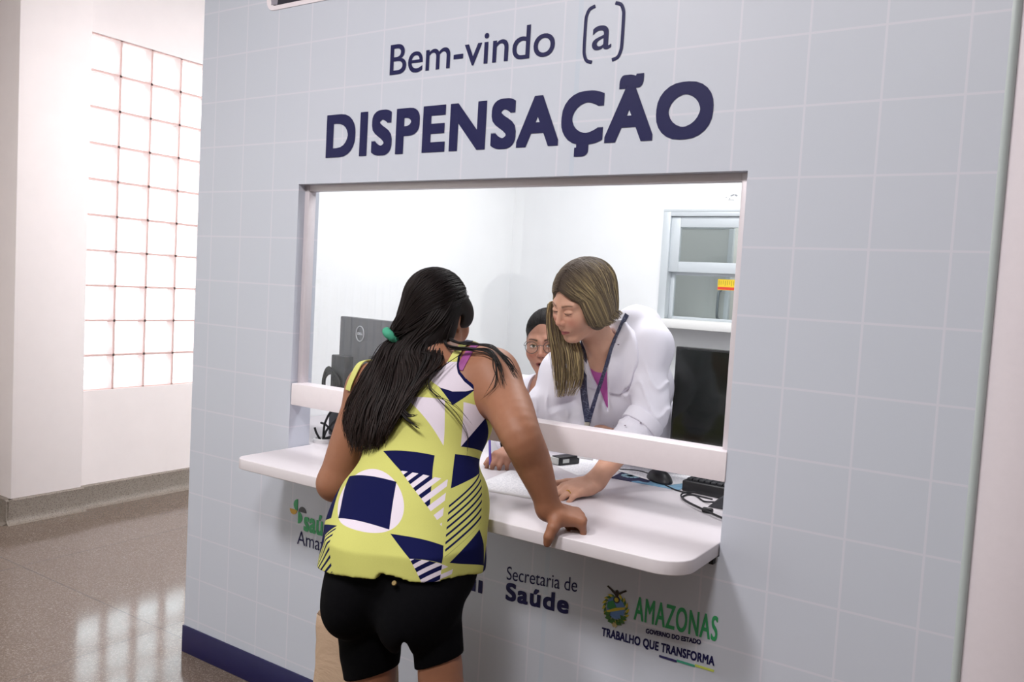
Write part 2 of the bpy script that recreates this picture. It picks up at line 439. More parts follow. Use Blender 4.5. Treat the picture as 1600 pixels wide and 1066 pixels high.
# glass blocks
def glass_mat(name, tint, rough, refl):
    m = NT(name); t = m.t; out = t.nodes['Material Output']; t.nodes.remove(m.b)
    tr = m.n('ShaderNodeBsdfTransparent'); tr.inputs[0].default_value = tint
    gl = m.n('ShaderNodeBsdfGlossy'); gl.inputs['Roughness'].default_value = rough
    fr = m.n('ShaderNodeFresnel'); bk_ = m.n('ShaderNodeNewGeometry').outputs['Backfacing']; m.put(fr.inputs[0], m.math('ADD', refl, m.math('MULTIPLY', bk_, 1 / refl - refl)))
    mx = m.n('ShaderNodeMixShader'); t.links.new(fr.outputs[0], mx.inputs[0]); t.links.new(tr.outputs[0], mx.inputs[1]); t.links.new(gl.outputs[0], mx.inputs[2]); t.links.new(mx.outputs[0], out.inputs[0])
    return m
def block_mat():
    m = glass_mat('wavy glass block', (.93, .97, .98, 1), .08, 1.35); t = m.t
    rf = m.n('ShaderNodeBsdfTranslucent'); rf.inputs[0].default_value = (.95, .98, 1, 1)
    mx = [n for n in t.nodes if n.type == 'MIX_SHADER'][0]; out = t.nodes['Material Output']
    m2 = m.n('ShaderNodeMixShader'); m2.inputs[0].default_value = .30
    t.links.new(mx.outputs[0], m2.inputs[1]); t.links.new(rf.outputs[0], m2.inputs[2]); t.links.new(m2.outputs[0], out.inputs[0])
    return m.m
ncol, nrow = 7, 10; pc = (WY1 - WY0) / ncol; pr = (WZ1 - WZ0) / nrow
win = empty('window_1', (WX, (WY0 + WY1) / 2, WZ0)); win['kind'] = 'structure'
mb = MB(); mg = MB()
for i in range(ncol):
    for j in range(nrow):
        y0, z0 = WY0 + i * pc, WZ0 + j * pr
        mb.box((WX - .085, y0 + .006, z0 + .006), (WX - .012, y0 + pc - .006, z0 + pr - .006), .006)
for i in range(ncol + 1): mg.box((WX - .080, WY0 + i * pc - .0065, WZ0), (WX - .013, WY0 + i * pc + .0065, WZ1))
for j in range(nrow + 1): mg.box((WX - .080, WY0, WZ0 + j * pr - .0065), (WX - .013, WY1, WZ0 + j * pr + .0065))
L0 = Matrix.Translation((-WX, -(WY0 + WY1) / 2, -WZ0))
def child_world(o, par):
    o.parent = par; o.matrix_parent_inverse = Matrix.Translation(par.location).inverted() if par.rotation_euler.z == 0 else par.matrix_basis.inverted(); return o
child_world(mb.build('glass_blocks', block_mat()), win); child_world(mg.build('mortar', mat('mortar', '#d9b9b4', .8)), win)
struct('wall_back', MB().box((-2.4, 4.3, 0), (0.0, 4.4, 3.3)), peach_wall)
dull = mat('taupe hall wall paint', '#9d968e', .7, spec=.2)
struct('wall_front', MB().box((-2.75, -7.2, 0), (5.2, -7.1, 3.3)), dull)
struct('wall_hall_right', MB().box((5.1, -7.2, 0), (5.2, .1, 3.3)), dull)

# the booth: printed front wall with the service opening
BL, BR = -.083, 2.520; OX0, OX1, OZ1 = .457, 1.998, 1.785; CT = .880; TH = .095
mb = MB(); mb.box((BL, 0, 0), (OX0, TH, 3.3)); mb.box((OX1, 0, 0), (BR, TH, 3.3), 0); mb.box((OX0, 0, 0), (OX1, TH, CT - .036)); mb.box((OX0, 0, OZ1), (OX1, TH, 3.3))
struct('wall_booth', mb, wrap, smooth=False)
struct('wall_booth_left', MB().box((BL, TH, 0), (0.0, 2.1, 3.3)), wrap, smooth=False)
edge_m = mat('grey wall edge trim', '#b9c3c4', .35)
mb = MB(); mb.tube([(BR, .012, 0), (BR, .012, 3.3)], .013, m=16, spline=False); struct('trim_2', mb, edge_m)
navy = mat('navy skirting vinyl', '#15134a', .4, spec=.3)
struct('baseboard_booth', MB().box((BL - .004, -.006, 0), (BR, .0, .104), .001), navy)
mb = MB(); mb.box((BR + .012, .010, 0), (2.664, .11, 3.3), .004); mb.box((2.672, .018, 0), (5.1, .11, 3.3), .004)
struct('wall_right', mb, mat('pinkish white panel', '#e3dbe2', .5, spec=.3))
# office behind the glass
HX0, HX1, HZ0, HZ1, OY = .936, 1.78, 1.367, 1.905, 2.0
mb = MB(); mb.box((0.0, OY, 0), (HX0, OY + .1, 2.62)); mb.box((HX1, OY, 0), (2.62, OY + .1, 2.62)); mb.box((HX0, OY, 0), (HX1, OY + .1, HZ0)); mb.box((HX0, OY, HZ1), (HX1, OY + .1, 2.62))
struct('wall_office_back', mb, office_wall, smooth=False)
struct('wall_office_left', MB().box((0.0, TH, 0), (.012, OY, 2.6)), office_wall)
struct('wall_office_right', MB().box((2.50, TH + .0, 0), (2.62, OY, 2.6)), office_wall)
struct('ceiling_office', MB().box((0.0, TH, 2.6), (2.62, OY + .1, 2.66)), ceil_m)
mb = MB(); mb.box((.0, TH, 1.79), (2.5, TH + .006, 2.6)); mb.box((.012, TH, 0), (OX0 - .02, TH + .006, 1.79)); mb.box((OX1 + .02, TH, 0), (2.5, TH + .006, 1.79))
struct('wall_office_front', mb, office_wall)
mb = MB(); mb.box((.3, 3.3, 0), (2.6, 3.4, 2.6)); mb.box((.3, 2.1, 0), (.4, 3.3, 2.6)); mb.box((2.5, 2.1, 0), (2.6, 3.3, 2.6)); mb.box((.3, 2.1, 2.6), (2.6, 3.4, 2.66))
struct('wall_store', mb, mat('grey store wall paint', '#d2d3d0', .6))
# aluminium hatch window in the office back wall
alu = mat('satin aluminium', '#ccd2d7', .42, .15, .5, gscale=30); alu_d = mat('dark handle aluminium', '#8c949b', .4, .6)  # alu_d: darker aluminium of the store door handle
pane = glass_mat('clear glass', (.93, .95, .95, 1), .0, 1.38).m
hatch = empty('window_2', ((HX0 + HX1) / 2, OY, HZ0)); hatch['kind'] = 'structure'
fr = MB(); a = .036
fr.box((HX0 - .004, OY - .018, HZ0), (HX0 + a, OY + .09, HZ1), .002); fr.box((HX1 - a, OY - .018, HZ0), (HX1 + .004, OY + .09, HZ1), .002); fr.box((HX0 + a, OY - .017, HZ1 - .022), (HX1 - a, OY + .089, HZ1), .001); fr.box((HX0 - .004, OY - .019, HZ1), (HX1 + .004, OY + .09, HZ1 + .012), .001)
child_world(fr.build('window_frame', alu), hatch)
def sash(y, z0, z1, top, bot, side, name):
    s = MB(); x0, x1 = HX0 + a, HX1 - a
    s.box((x0, y, z0), (x0 + side, y + .022, z1), .002); s.box((x1 - side, y, z0), (x1, y + .022, z1), .002); s.box((x0 + side, y + .001, z1 - top), (x1 - side, y + .021, z1), .001); s.box((x0 + side, y + .001, z0), (x1 - side, y + .021, z0 + bot), .001)
    o = child_world(s.build(name, alu), hatch)
    g = MB(); g.box((x0 + side, y + .008, z0 + bot), (x1 - side, y + .012, z1 - top)); go = g.build('pane', pane); go.parent = o; go.matrix_parent_inverse = Matrix.Translation(hatch.location).inverted(); go.matrix_parent_inverse = Matrix.Identity(4); go.location = (0, 0, 0)
    return o
sash(OY - .004, 1.605, HZ1 - .024, .052, .052, .050, 'upper_sash'); sash(OY + .030, HZ0 + .002, 1.640, .050, .012, .022, 'lower_sash')
child_world(MB().box((HX0 - .012, OY - .14, HZ0 - .042), (HX1 + .05, OY + .02, HZ0), .003).build('sill', mat('white hatch sill', '#f1f0ef', .4)), hatch)
# glazed sliding door of the store behind the hatch
sd = empty('store_door', (1.3, 2.42, 0)); tag(sd, 'grey glazed sliding door with pull handle behind the back hatch', 'door')
def loc_build(mb, name, m, par):
    o = mb.build(name, m); o.parent = par; o.matrix_parent_inverse = Matrix.Translation(par.location).inverted(); return o
mb = MB(); mb.box((1.125, 2.42, .0), (1.150, 2.45, 2.05), .002); mb.box((.62, 2.42, 1.86), (1.150, 2.45, 1.93), .002); mb.box((.62, 2.42, 0), (.655, 2.45, 2.05), .002); mb.box((.62, 2.42, 0), (1.15, 2.45, .12), .002)
loc_build(mb, 'door_frame', alu, sd)
loc_build(MB().box((.655, 2.43, .12), (1.125, 2.438, 1.86)), 'door_panel', mat('frosted door panel', '#c9ccca', .25), sd)
mb = MB(); mb.tube([(1.105, 2.42, 1.37), (1.105, 2.385, 1.385), (1.105, 2.38, 1.45), (1.105, 2.385, 1.515), (1.105, 2.42, 1.53)], .007, m=10); loc_build(mb, 'handle', alu_d, sd)
st = MB().box((1.225, OY + .024, 1.525), (1.325, OY + .0275, 1.578)).build('warning_sticker', mat('yellow sticker print', '#e7c62c', .5)); tag(st, 'yellow and red sticker on the lower hatch pane', 'sticker')
loc_build(MB().box((1.2255, OY + .0235, 1.527), (1.3245, OY + .0245, 1.540)), 'red_band', mat('red sticker print', '#d8402a', .5), st).matrix_parent_inverse = Matrix.Identity(4)
mb = MB()
for i in range(9): mb.box((1.230 + i * .0105, OY + .0235, 1.547 + .003 * (i % 3)), (1.2325 + i * .0105, OY + .0245, 1.572 - .002 * (i % 2)))
o = mb.build('print_marks', mat('olive sticker print', '#9a8a1e', .5)); o.parent = st
# small grey smudged sticker remains on the wall above the hatch
mb = MB()
for x, z, w, h, r in ((1.275, 1.985, .020, .007, -.4), (1.293, 1.984, .014, .008, .5), (1.262, 1.968, .008, .004, .2), (1.270, 1.962, .030, .003, .05), (1.245, 1.975, .005, .004, 0)):
    mb.box((-w / 2, -.0008, -h / 2), (w / 2, 0, h / 2), 0, Matrix.Translation((x, OY, z)) @ Matrix.Rotation(r, 4, 'Y'))
tag(mb.build('sticker_remains', mat('grey adhesive residue', '#9fa2a6', .7)), 'small grey sticker remains on the white wall above the hatch', 'mark')

# service window: aluminium frame, glass, white bottom rail
sw = empty('window_3', ((OX0 + OX1) / 2, .04, 1.05)); sw['kind'] = 'structure'
frame_m = mat('pale frame profile', '#cfc8cd', .4, .1)
RZ0, RZ1 = 1.032, 1.106
mb = MB(); mb.box((OX0, .028, RZ1 - .01), (OX0 + .022, .060, OZ1), .002); mb.box((OX1 - .022, .028, RZ1 - .01), (OX1, .060, OZ1), .002); mb.box((OX0 + .022, .029, OZ1 - .020), (OX1 - .022, .059, OZ1), .001)
child_world(mb.build('window_frame', frame_m), sw)
child_world(MB().box((OX0 + .022, .041, RZ1 - .02), (OX1 - .022, .047, OZ1 - .020)).build('pane', glass_mat('service glass', (.985, .99, .99, 1), .0, 1.28).m), sw)
child_world(MB().box((OX0 + .008, -.004, RZ0), (OX1 + .001, .062, RZ1), .002).build('bottom_rail', mat('white melamine', '#e9e1e6', .38)), sw)
# ---------------------------------------------------------------- printed lettering and emblems on the booth
def glyphs(txt, offset=0., spacing=1.):
    c = bpy.data.curves.new('glyphs', 'FONT'); c.body = txt; c.size = 1.; c.offset = offset; c.space_character = spacing; c.resolution_u = 6
    o = bpy.data.objects.new('glyphs', c); COL.objects.link(o); bpy.context.view_layer.update()
    dg = bpy.context.evaluated_depsgraph_get(); me = bpy.data.meshes.new_from_object(o.evaluated_get(dg))
    bpy.data.objects.remove(o); bpy.data.curves.remove(c)
    return me
def lettering(name, txt, x0, x1, z, cap, m, bold=0., parent=None, y=-.0012, spacing=1., slope=0.):
    """flat vinyl letters on the wall; bold thickens the strokes by that many metres (small shifted copies united)"""
    me = glyphs(txt, 0., spacing); n = len(me.vertices); co = np.empty(n * 3); me.vertices.foreach_get('co', co); co = co.reshape(-1, 3)
    h = glyphs('H'); top = max(v.co.y for v in h.vertices); bpy.data.meshes.remove(h)
    lx, hx = co[:, 0].min(), co[:, 0].max(); new = np.zeros_like(co); b_ = bold
    new[:, 0] = x0 + b_ + (co[:, 0] - lx) / (hx - lx) * (x1 - x0 - 2 * b_); new[:, 2] = z + b_ + co[:, 1] / top * (cap - 2 * b_); new[:, 1] = y
    new[:, 2] += slope * (new[:, 0] - x0); me.vertices.foreach_set('co', new.ravel()); me.update()
    sh = [(0, 0)] + ([(b_ * u, b_ * w) for u, w in ((1, 1), (1, -1), (-1, 1), (-1, -1), (0, 1), (0, -1), (1, 0), (-1, 0))] if b_ else [])
    if b_ > .004: sh += [(b_ * u, b_ * w) for u, w in ((.5, 1), (-.5, 1), (.5, -1), (-.5, -1), (1, .5), (1, -.5), (-1, .5), (-1, -.5), (.5, 0), (-.5, 0), (0, .5), (0, -.5))]
    b = bmesh.new()
    for k, (dx, dz) in enumerate(sh):
        me.transform(Matrix.Translation((dx, -.00002 * k, dz))); b.from_mesh(me); me.transform(Matrix.Translation((-dx, .00002 * k, -dz)))
    b.to_mesh(me); b.free(); me.materials.append(m); me.name = name
    o = bpy.data.objects.new(name, me); COL.objects.link(o)
    if parent is not None: o.parent = parent
    return o
ink = mat('dark blue vinyl', '#171749', .5, spec=.25); green = mat('green vinyl', '#2f9a5f', .45); ochre = mat('ochre vinyl', '#c79a2a', .45); dark = mat('black vinyl', '#17162a', .4)
wl = lettering('welcome_lettering', 'Bem-vindo', .845, 1.440, 2.113, .092, ink, .0005); lettering('letter', 'a', 1.555, 1.612, 2.113, .092, ink, .0005, wl)
for s_, xb in ((1, 1.532), (-1, 1.643)):
    mb = MB(); pth = [(xb + s_ * .026, 2.082), (xb + s_ * .010, 2.088), (xb + s_ * .002, 2.104), (xb, 2.125), (xb, 2.19), (xb + s_ * .002, 2.207), (xb + s_ * .010, 2.222), (xb + s_ * .026, 2.228)]
    mb.tube([(x, -.0012, z) for x, z in pth], .0046, m=4, flat=.15, up=(0, 1, 0), n=4); mb.build('bracket', ink, wl)
tag(wl, 'thin dark blue welcome line printed above the big heading', 'lettering')
tag(lettering('heading_lettering', 'DISPENSAÇÃO', .580, 1.902, 1.868, .139, ink, .0070, spacing=1.12), 'large bold dark blue heading printed above the service window', 'lettering')
def half_disc(mb, c, r, a0, y=-.0016):
    pts = [(c[0] + r * math.cos(a0 + t), c[1] + r * math.sin(a0 + t)) for t in np.linspace(0, math.pi, 18)]
    mb.prism(pts, 0, .0014, 0, Matrix(((1, 0, 0, 0), (0, 0, 1, y), (0, 1, 0, 0), (0, 0, 0, 1)))); return mb
XZ = lambda y: Matrix(((1, 0, 0, 0), (0, 0, 1, y), (0, 1, 0, 0), (0, 0, 0, 1)))
lg = empty('health_emblem', (.52, 0, .58)); tag(lg, 'green, ochre and black petal emblem with lettering left of the customer', 'emblem')
lg.location = (0, 0, 0)
half_disc(MB(), (.517, .690), .0200, math.pi / 2).build('green_petal', green, lg); half_disc(MB(), (.521, .648), .0205, -math.pi / 2).build('green_petal', green, lg)
half_disc(MB(), (.497, .672), .0180, math.pi).build('ochre_petal', ochre, lg); half_disc(MB(), (.541, .669), .0190, 0).build('black_petal', dark, lg)
lettering('green_lettering', 'saúde', .550, .715, .608, .072, green, .0026, lg, spacing=1.05); lettering('dark_lettering', 'Amazonas', .521, .765, .556, .047, ink, .0, lg)
tag(lettering('partial_lettering', 'Brasil', 1.07, 1.302, .577, .038, ink, .0025), 'end of a bold dark word showing beside the right hip', 'lettering')
sl = empty('department_lettering'); tag(sl, 'two line dark blue lettering Secretaria de Saúde on the lower wall', 'lettering')
lettering('thin_line', 'Secretaria de', 1.384, 1.613, .640, .038, ink, .0, sl, slope=.09); lettering('bold_line', 'Saúde', 1.384, 1.591, .580, .052, ink, .0024, sl, spacing=1.12, slope=.06)
gv = empty('government_emblem'); tag(gv, 'coat of arms with green and dark lettering at the lower right', 'emblem')
lettering('green_lettering', 'AMAZONAS', 1.784, 2.008, .631, .062, green, .0010, gv, spacing=1.1, slope=.02); lettering('small_lettering', 'GOVERNO DO ESTADO', 1.820, 1.968, .604, .0125, ink, .0006, gv, slope=.08)
lettering('slogan_lettering', 'TRABALHO QUE TRANSFORMA', 1.695, 2.006, .562, .0235, ink, .0009, gv, spacing=1.06, slope=.035)
for a, b, c, nm in ((1.861, 1.909, '#23225a', 'dark'), (1.909, 1.957, '#3f9e83', 'teal'), (1.957, 2.006, '#c3cf5c', 'lime')):
    MB().box((a, -.0016, .5525 + (a - 1.861) * .05), (b, 0, .5580 + (a - 1.861) * .05)).build('underline', mat(nm + ' underline vinyl', c, .45), gv)
# coat of arms: eagle, wreath, shield with landscape and rays, ribbon
def disc(c, r, rz=None, n=28): rz = rz or r; return [(c[0] + r * math.cos(t), c[1] + rz * math.sin(t)) for t in np.linspace(0, 2 * math.pi, n, endpoint=False)]
cx, cz = 1.731, .646
MB().prism(disc((cx, cz + .002), .026, .030), 0, .001, 0, XZ(-.0012)).build('shield', mat('shield blue print', '#5b7fb4', .5), gv)
MB().prism([(cx - .024, cz + .012), (cx - .008, cz + .020), (cx + .004, cz + .0), (cx - .010, cz - .008), (cx - .024, cz - .004)], 0, .001, 0, XZ(-.0018)).build('field', mat('shield green print', '#2f7f4a', .5), gv)
mb = MB(); mb.prism([(cx - .026, cz - .012), (cx + .0, cz + .002), (cx + .026, cz + .010), (cx + .026, cz + .004), (cx + .002, cz - .006), (cx - .024, cz - .017)], 0, .001, 0, XZ(-.0022)); mb.prism(disc((cx + .001, cz + .024), .006), 0, .001, 0, XZ(-.0022)); mb.build('river_band', mat('gold print', '#c3b23a', .5), gv)
mb = MB(); mb.prism(disc((cx + .001, cz + .024), .0095), 0, .001, 0, XZ(-.0017)); mb.build('seal', dark, gv)
mb = MB(); ml = MB()
for i in range(30):
    t = math.radians(-250 + i * 320 / 29); r = .0335 + .003 * (i % 2); p = (cx + r * math.cos(t) * .95, cz + r * math.sin(t)); a = t + .9
    q = [(p[0] + .0085 * math.cos(a) * k + .0036 * math.sin(a) * l, p[1] + .0085 * math.sin(a) * k - .0036 * math.cos(a) * l) for k, l in ((-1, 0), (0, 1), (1, 0), (0, -1))]
    (mb if i % 2 else ml).prism(q, 0, .001, 0, XZ(-.0020 - .0002 * (i % 3)))
mb.build('gold_wreath', mat('gold print', '#c3b23a', .5), gv); ml.build('green_wreath', mat('wreath green print', '#3d6b2f', .5), gv)
mb = MB()
for s in (-1, 1):
    for k, (dx, dz) in enumerate(((.020, -.030), (.012, -.037), (.024, -.020))):
        c0 = (cx + s * dx, cz + dz); mb.prism([(c0[0] - s * .010, c0[1] + .006), (c0[0] + s * .004, c0[1] + .005), (c0[0] + s * .009, c0[1] - .003), (c0[0] - s * .006, c0[1] - .006)][::s], 0, .001, 0, XZ(-.0026))
mb.build('leaf_spray', mat('wreath green print', '#3d6b2f', .5), gv)
mb = MB()
for s in (-1, 1): mb.prism([(cx, cz - .036), (cx + s * .010, cz - .041), (cx + s * .003, cz - .052), (cx, cz - .048)][::s], 0, .001, 0, XZ(-.0024))
mb.build('ribbon', mat('pale gold print', '#b9a874', .5), gv)
mb = MB()
for s in (-1, 1): mb.prism([(cx + .002, cz + .040), (cx + s * .010, cz + .047), (cx + s * .026, cz + .056), (cx + s * .029, cz + .053), (cx + s * .018, cz + .046), (cx + s * .012, cz + .041), (cx + s * .004, cz + .036)][::s], 0, .001, 0, XZ(-.0022))
mb.prism([(cx - .004, cz + .034), (cx - .003, cz + .048), (cx + .002, cz + .051), (cx + .006, cz + .046), (cx + .005, cz + .034)], 0, .001, 0, XZ(-.0024)); mb.build('eagle', mat('eagle print', '#2a211e', .5), gv)
# white-bordered picture whose lower edge shows at the top
pp = MB(); R = .03
def rrect(x0, x1, z0, z1, r):
    P = []
    for cx_, cz_, a0 in ((x1 - r, z0 + r, -90), (x1 - r, z1 - r, 0), (x0 + r, z1 - r, 90), (x0 + r, z0 + r, 180)):
        P += [(cx_ + r * math.cos(math.radians(a0 + t)), cz_ + r * math.sin(math.radians(a0 + t))) for t in np.linspace(0, 90, 6)]
    return P
pic = MB().prism(rrect(.262, .86, 2.383, 2.80, .035), 0, .002, 0, XZ(-.0025)).build('wall_picture', mat('picture white border', '#e8dfe6', .5)); tag(pic, 'white bordered dark picture cut by the top edge of the photo', 'picture')
pq = MB().prism(rrect(.285, .84, 2.398, 2.78, .02), 0, .001, 0, XZ(-.0032)).build('dark_photo', mat('dark photo print', '#1d1a2b', .4), pic)
MB().prism([(.287, 2.402), (.318, 2.399), (.328, 2.45), (.33, 2.60), (.287, 2.60)], 0, .001, 0, XZ(-.0040)).build('pale_figure', mat('grey photo print', '#8f8996', .5), pq)

# ---------------------------------------------------------------- counter and what lies on it
lam = mat('white laminate', '#d6d0d5', .32, spec=.45, gscale=20)
def corner(cx_, cy_, r, a0, n=7): return [(cx_ + r * math.cos(math.radians(a0 + t)), cy_ + r * math.sin(math.radians(a0 + t))) for t in np.linspace(0, 90, n)]
FY = -.232; CX0, CX1 = OX0 + .003, OX1 - .003
pts = corner(CX0 + .045, FY + .045, .045, 180) + corner(CX1 - .075, FY + .075, .075, 270) + [(CX1, TH + .008), (2.49, TH + .008), (2.49, .735), (.014, .735), (.014, TH + .008), (CX0, TH + .008)]
ct = MB().prism(pts, CT - .034, CT, .003).build('service_counter', lam); tag(ct, 'white laminate service counter with rounded corners running through the window opening', 'counter')
br = MB(); br.box((1.978, -.018, CT - .052), (1.990, -.0005, CT - .0345), .001); br.box((1.981, -.09, CT - .040), (1.987, -.018, CT - .0345)); br.build('bracket', mat('black bracket steel', '#1b1b1d', .5, .6), ct)
mb = MB()
for x in (.06, 2.44):
    for y in (.17, .69): mb = MB(); mb.box((x - .02, y - .02, 0), (x + .02, y + .02, CT - .0345), .002); mb.build('leg', alu, ct)
Z = CT + .0002
blk = mat('black plastic', '#1c1c20', .42, gscale=200); blk2 = mat('charcoal plastic', '#2b2c31', .5, gscale=200); cabm = mat('black cable rubber', '#15151c', .5)
# computer mouse
ms = empty('computer_mouse', (1.613, .520, Z), math.radians(140)); ms.scale = (1.1, 1.1, 1.1); tag(ms, 'black wired computer mouse on the blue mouse pad', 'mouse')
F = Field(); F.ell(V(0, 0, .0), (.058, .032, .036), k=.01); F.box(V(0, 0, -.03), (.1, .1, .032), k=.006, op='s')
F.box(V(.03, 0, .04), (.03, .0006, .03), r=.0003, k=.001, op='s')
v, q = mesh_sdf(F, (-.07, -.045, -.002), (.07, .045, .045), .0016); arr_mesh('shell', v, q, blk, ms)
mb = MB(); mb.lathe([(.004, -.003), (.009, -.003), (.009, .003), (.004, .003)], m=20, M=Matrix.Translation((.030, 0, .0275)) @ Matrix.Rotation(math.pi / 2, 4, 'X')); mb.build('scroll_wheel', blk2, ms)
mb = MB(); cw = [(1.578, .545, Z + .008), (1.55, .60, Z + .004), (1.50, .63, Z + .003), (1.47, .60, Z + .003), (1.42, .55, Z + .003)]
Mi = (Matrix.Translation(ms.location) @ Matrix.Rotation(ms.rotation_euler.z, 4, 'Z')).inverted()
Mi = (Matrix.Translation(ms.location) @ Matrix.Rotation(ms.rotation_euler.z, 4, 'Z') @ Matrix.Scale(1.1, 4)).inverted()
mb.tube([tuple(Mi @ Vector(p)) for p in [(1.568, .560, Z + .008), (1.545, .585, Z + .004), (1.50, .60, Z + .004), (1.45, .575, Z + .004), (1.41, .55, Z + .004)]], .0022); mb.build('cable', cabm, ms)
# mouse pad with a splash print
pdm = NT('mouse pad print', .7); P = pdm.objc(); sx = pdm.n('ShaderNodeSeparateXYZ'); pdm.t.links.new(P, sx.inputs[0])
blob = pdm.math('GREATER_THAN', pdm.math('ADD', pdm.math('MULTIPLY', sx.outputs[0], -4.), pdm.math('MULTIPLY', pdm.noise(9., 2., .5, P), .9)), .52)
pdm.base(pdm.mix(blob, pdm.mix(pdm.noise(14., 3., .6, P), srgb('#3f7fae'), srgb('#a9d3ea')), srgb('#23244a')))
mp = MB().prism([(-.10, -.09), (.13, -.09), (.125, .09), (-.115, .10)], 0, .002, 0).build('mouse_pad', pdm.m, loc=(1.575, .535, Z), rz=math.radians(2)); tag(mp, 'blue and navy printed mouse pad under the mouse', 'mouse pad')
mb = MB()
for k in range(6):
    a = math.pi * k / 6; mb.box((-.030, -.005, 0), (.030, .005, .0005), 0, Matrix.Translation((-.062, -.02, .0021)) @ Matrix.Rotation(a, 4, 'Z'))
mb.build('splash_print', mat('pale blue print', '#9fc3d4', .7), mp)
# keyboard: only its left end shows beside the jamb
kb = empty('keyboard', (1.937, .500, Z), math.radians(-4)); tag(kb, 'black computer keyboard by the right jamb, only its left end showing', 'keyboard')
MB().prism([(-.215, -.065), (.215, -.065), (.215, .065), (-.215, .065)], 0, .036, .005).build('base', blk, kb)
mb = MB()
for i in range(21):
    for j in range(6): mb.box((-.205 + i * .0195, -.056 + j * .019, .036), (-.189 + i * .0195, -.041 + j * .019, .043), .0015)
mb.build('keys', blk2, kb)
dv = MB(); dv.prism([(-.06, 0), (.06, 0), (.06, .058), (.030, .062), (-.03, .03)], -.05, .05, .004, Matrix.Rotation(math.pi / 2, 4, 'X'))
dvo = dv.build('desk_device', mat('dark grey device plastic', '#35363b', .45), loc=(1.905, .372, Z), rz=math.radians(3)); tag(dvo, 'dark grey wedge-shaped device at the jamb in front of the keyboard', 'device')
cb = MB(); cb.tube([(1.655, .470, Z + .004), (1.70, .440, Z + .0026), (1.76, .422, Z + .0026), (1.83, .410, Z + .0026)], .0022)
cb.tube([(1.862, .345, Z + .012), (1.82, .365, Z + .003), (1.775, .415, Z + .003), (1.752, .40, Z + .003), (1.765, .345, Z + .003), (1.85, .275, Z + .003), (1.985, .185, Z + .003)], .0026)
cb.tube([(1.768, .432, Z + .0085), (1.745, .39, Z + .0085), (1.765, .335, Z + .0085), (1.84, .265, Z + .0085), (1.985, .170, Z + .0085)], .0026); cb.box((1.855, .250, Z), (1.885, .268, Z + .013), .004)
tag(cb.build('device_cable', cabm), 'thin black cable looping over the white counter by the right jamb', 'cable')
# rubber stamp
sp = empty('rubber_stamp', (1.262, .520, Z), math.radians(72)); tag(sp, 'black self-inking rubber stamp with pale end lying on papers', 'stamp')
MB().box((-.045, -.022, .0), (.050, .022, .030), .005).build('body', blk, sp); MB().box((-.052, -.0185, .004), (-.0452, .0185, .027), .002).build('pale_window', mat('pale stamp window', '#c7cbc8', .3), sp)
MB().box((-.03, -.0225, .008), (.0, .0225, .022), .001).build('pale_band', mat('pale stamp window', '#c7cbc8', .3), sp)
# papers
def paper_mat():
    m = NT('form paper', .7); P = m.objc(); s = m.n('ShaderNodeSeparateXYZ'); m.t.links.new(P, s.inputs[0])
    row = m.math('FRACT', m.math('MULTIPLY', s.outputs[1], 70.)); ink_ = m.math('LESS_THAN', row, .28)
    v = m.n('ShaderNodeMapping'); m.t.links.new(P, v.inputs[0]); v.inputs['Scale'].default_value = (1, .25, 1)
    ink_ = m.math('MULTIPLY', ink_, m.math('GREATER_THAN', m.noise(160., 1., .5, v.outputs[0]), .47))
    ink_ = m.math('MULTIPLY', ink_, m.math('LESS_THAN', m.math('ABSOLUTE', s.outputs[0]), .088)); ink_ = m.math('MULTIPLY', ink_, m.math('LESS_THAN', m.math('ABSOLUTE', s.outputs[1]), .125))
    m.base(m.mix(m.math('MULTIPLY', ink_, .42), srgb('#f1f0f4'), srgb('#7d7f93'))); return m.m
ppm = paper_mat()
def paper(x, y, rz, lab, dz=0., w=.21, h=.297):
    mb = MB(); n = 8
    b = mb.bm; rows = []
    for i in range(n + 1):
        u = -w / 2 + w * i / n; rows.append([b.verts.new((u, -h / 2 + h * j / n, .0004 + .0012 * (abs(2 * i / n - 1) ** 3) * (j / n))) for j in range(n + 1)])
    for i in range(n):
        for j in range(n): b.faces.new((rows[i][j], rows[i + 1][j], rows[i + 1][j + 1], rows[i][j + 1]))
    o = mb.build('form_sheet', ppm, loc=(x, y, Z + dz), rz=math.radians(rz)); sm = o.modifiers.new('thickness', 'SOLIDIFY'); sm.thickness = .0003; sm.offset = 1
    return tag(o, lab, 'paper', 'paper forms on the counter')
paper(1.315, .155, 8, 'printed white form between the customer and the clerk\'s hand')
paper(1.300, .555, 62, 'white sheet lying under the black rubber stamp')
paper(1.555, .622, 70, 'white sheet tucked behind the mouse and mouse pad', .0026)
# cables and grommet left
gm = MB().lathe([(.030, 0), (.036, 0), (.036, .010), (.032, .014), (.028, .014), (.026, .006)], m=28).build('desk_grommet', mat('white grommet plastic', '#e9e8ea', .4), loc=(.455, .165, Z)); tag(gm, 'round white desk grommet the cables come out of', 'grommet')
cb = MB()
for P in ([(.455, .165, Z + .004), (.452, .175, Z + .07), (.475, .20, Z + .125), (.53, .24, Z + .135), (.57, .28, Z + .10)],
          [(.458, .16, Z + .004), (.475, .165, Z + .05), (.52, .19, Z + .11), (.545, .21, Z + .155), (.56, .25, Z + .19)],
          [(.46, .17, Z + .004), (.50, .18, Z + .03), (.53, .19, Z + .06), (.50, .21, Z + .05), (.47, .20, Z + .035), (.43, .20, Z + .055), (.40, .205, Z + .058)],
          [(.448, .16, Z + .004), (.43, .155, Z + .03), (.425, .15, Z + .05)],
          [(.46, .16, Z + .01), (.50, .165, Z + .025), (.55, .18, Z + .02), (.60, .20, Z + .03)]): cb.tube(P, .0042)
cb.box((.517, .178, Z + .072), (.532, .196, Z + .09), .003)
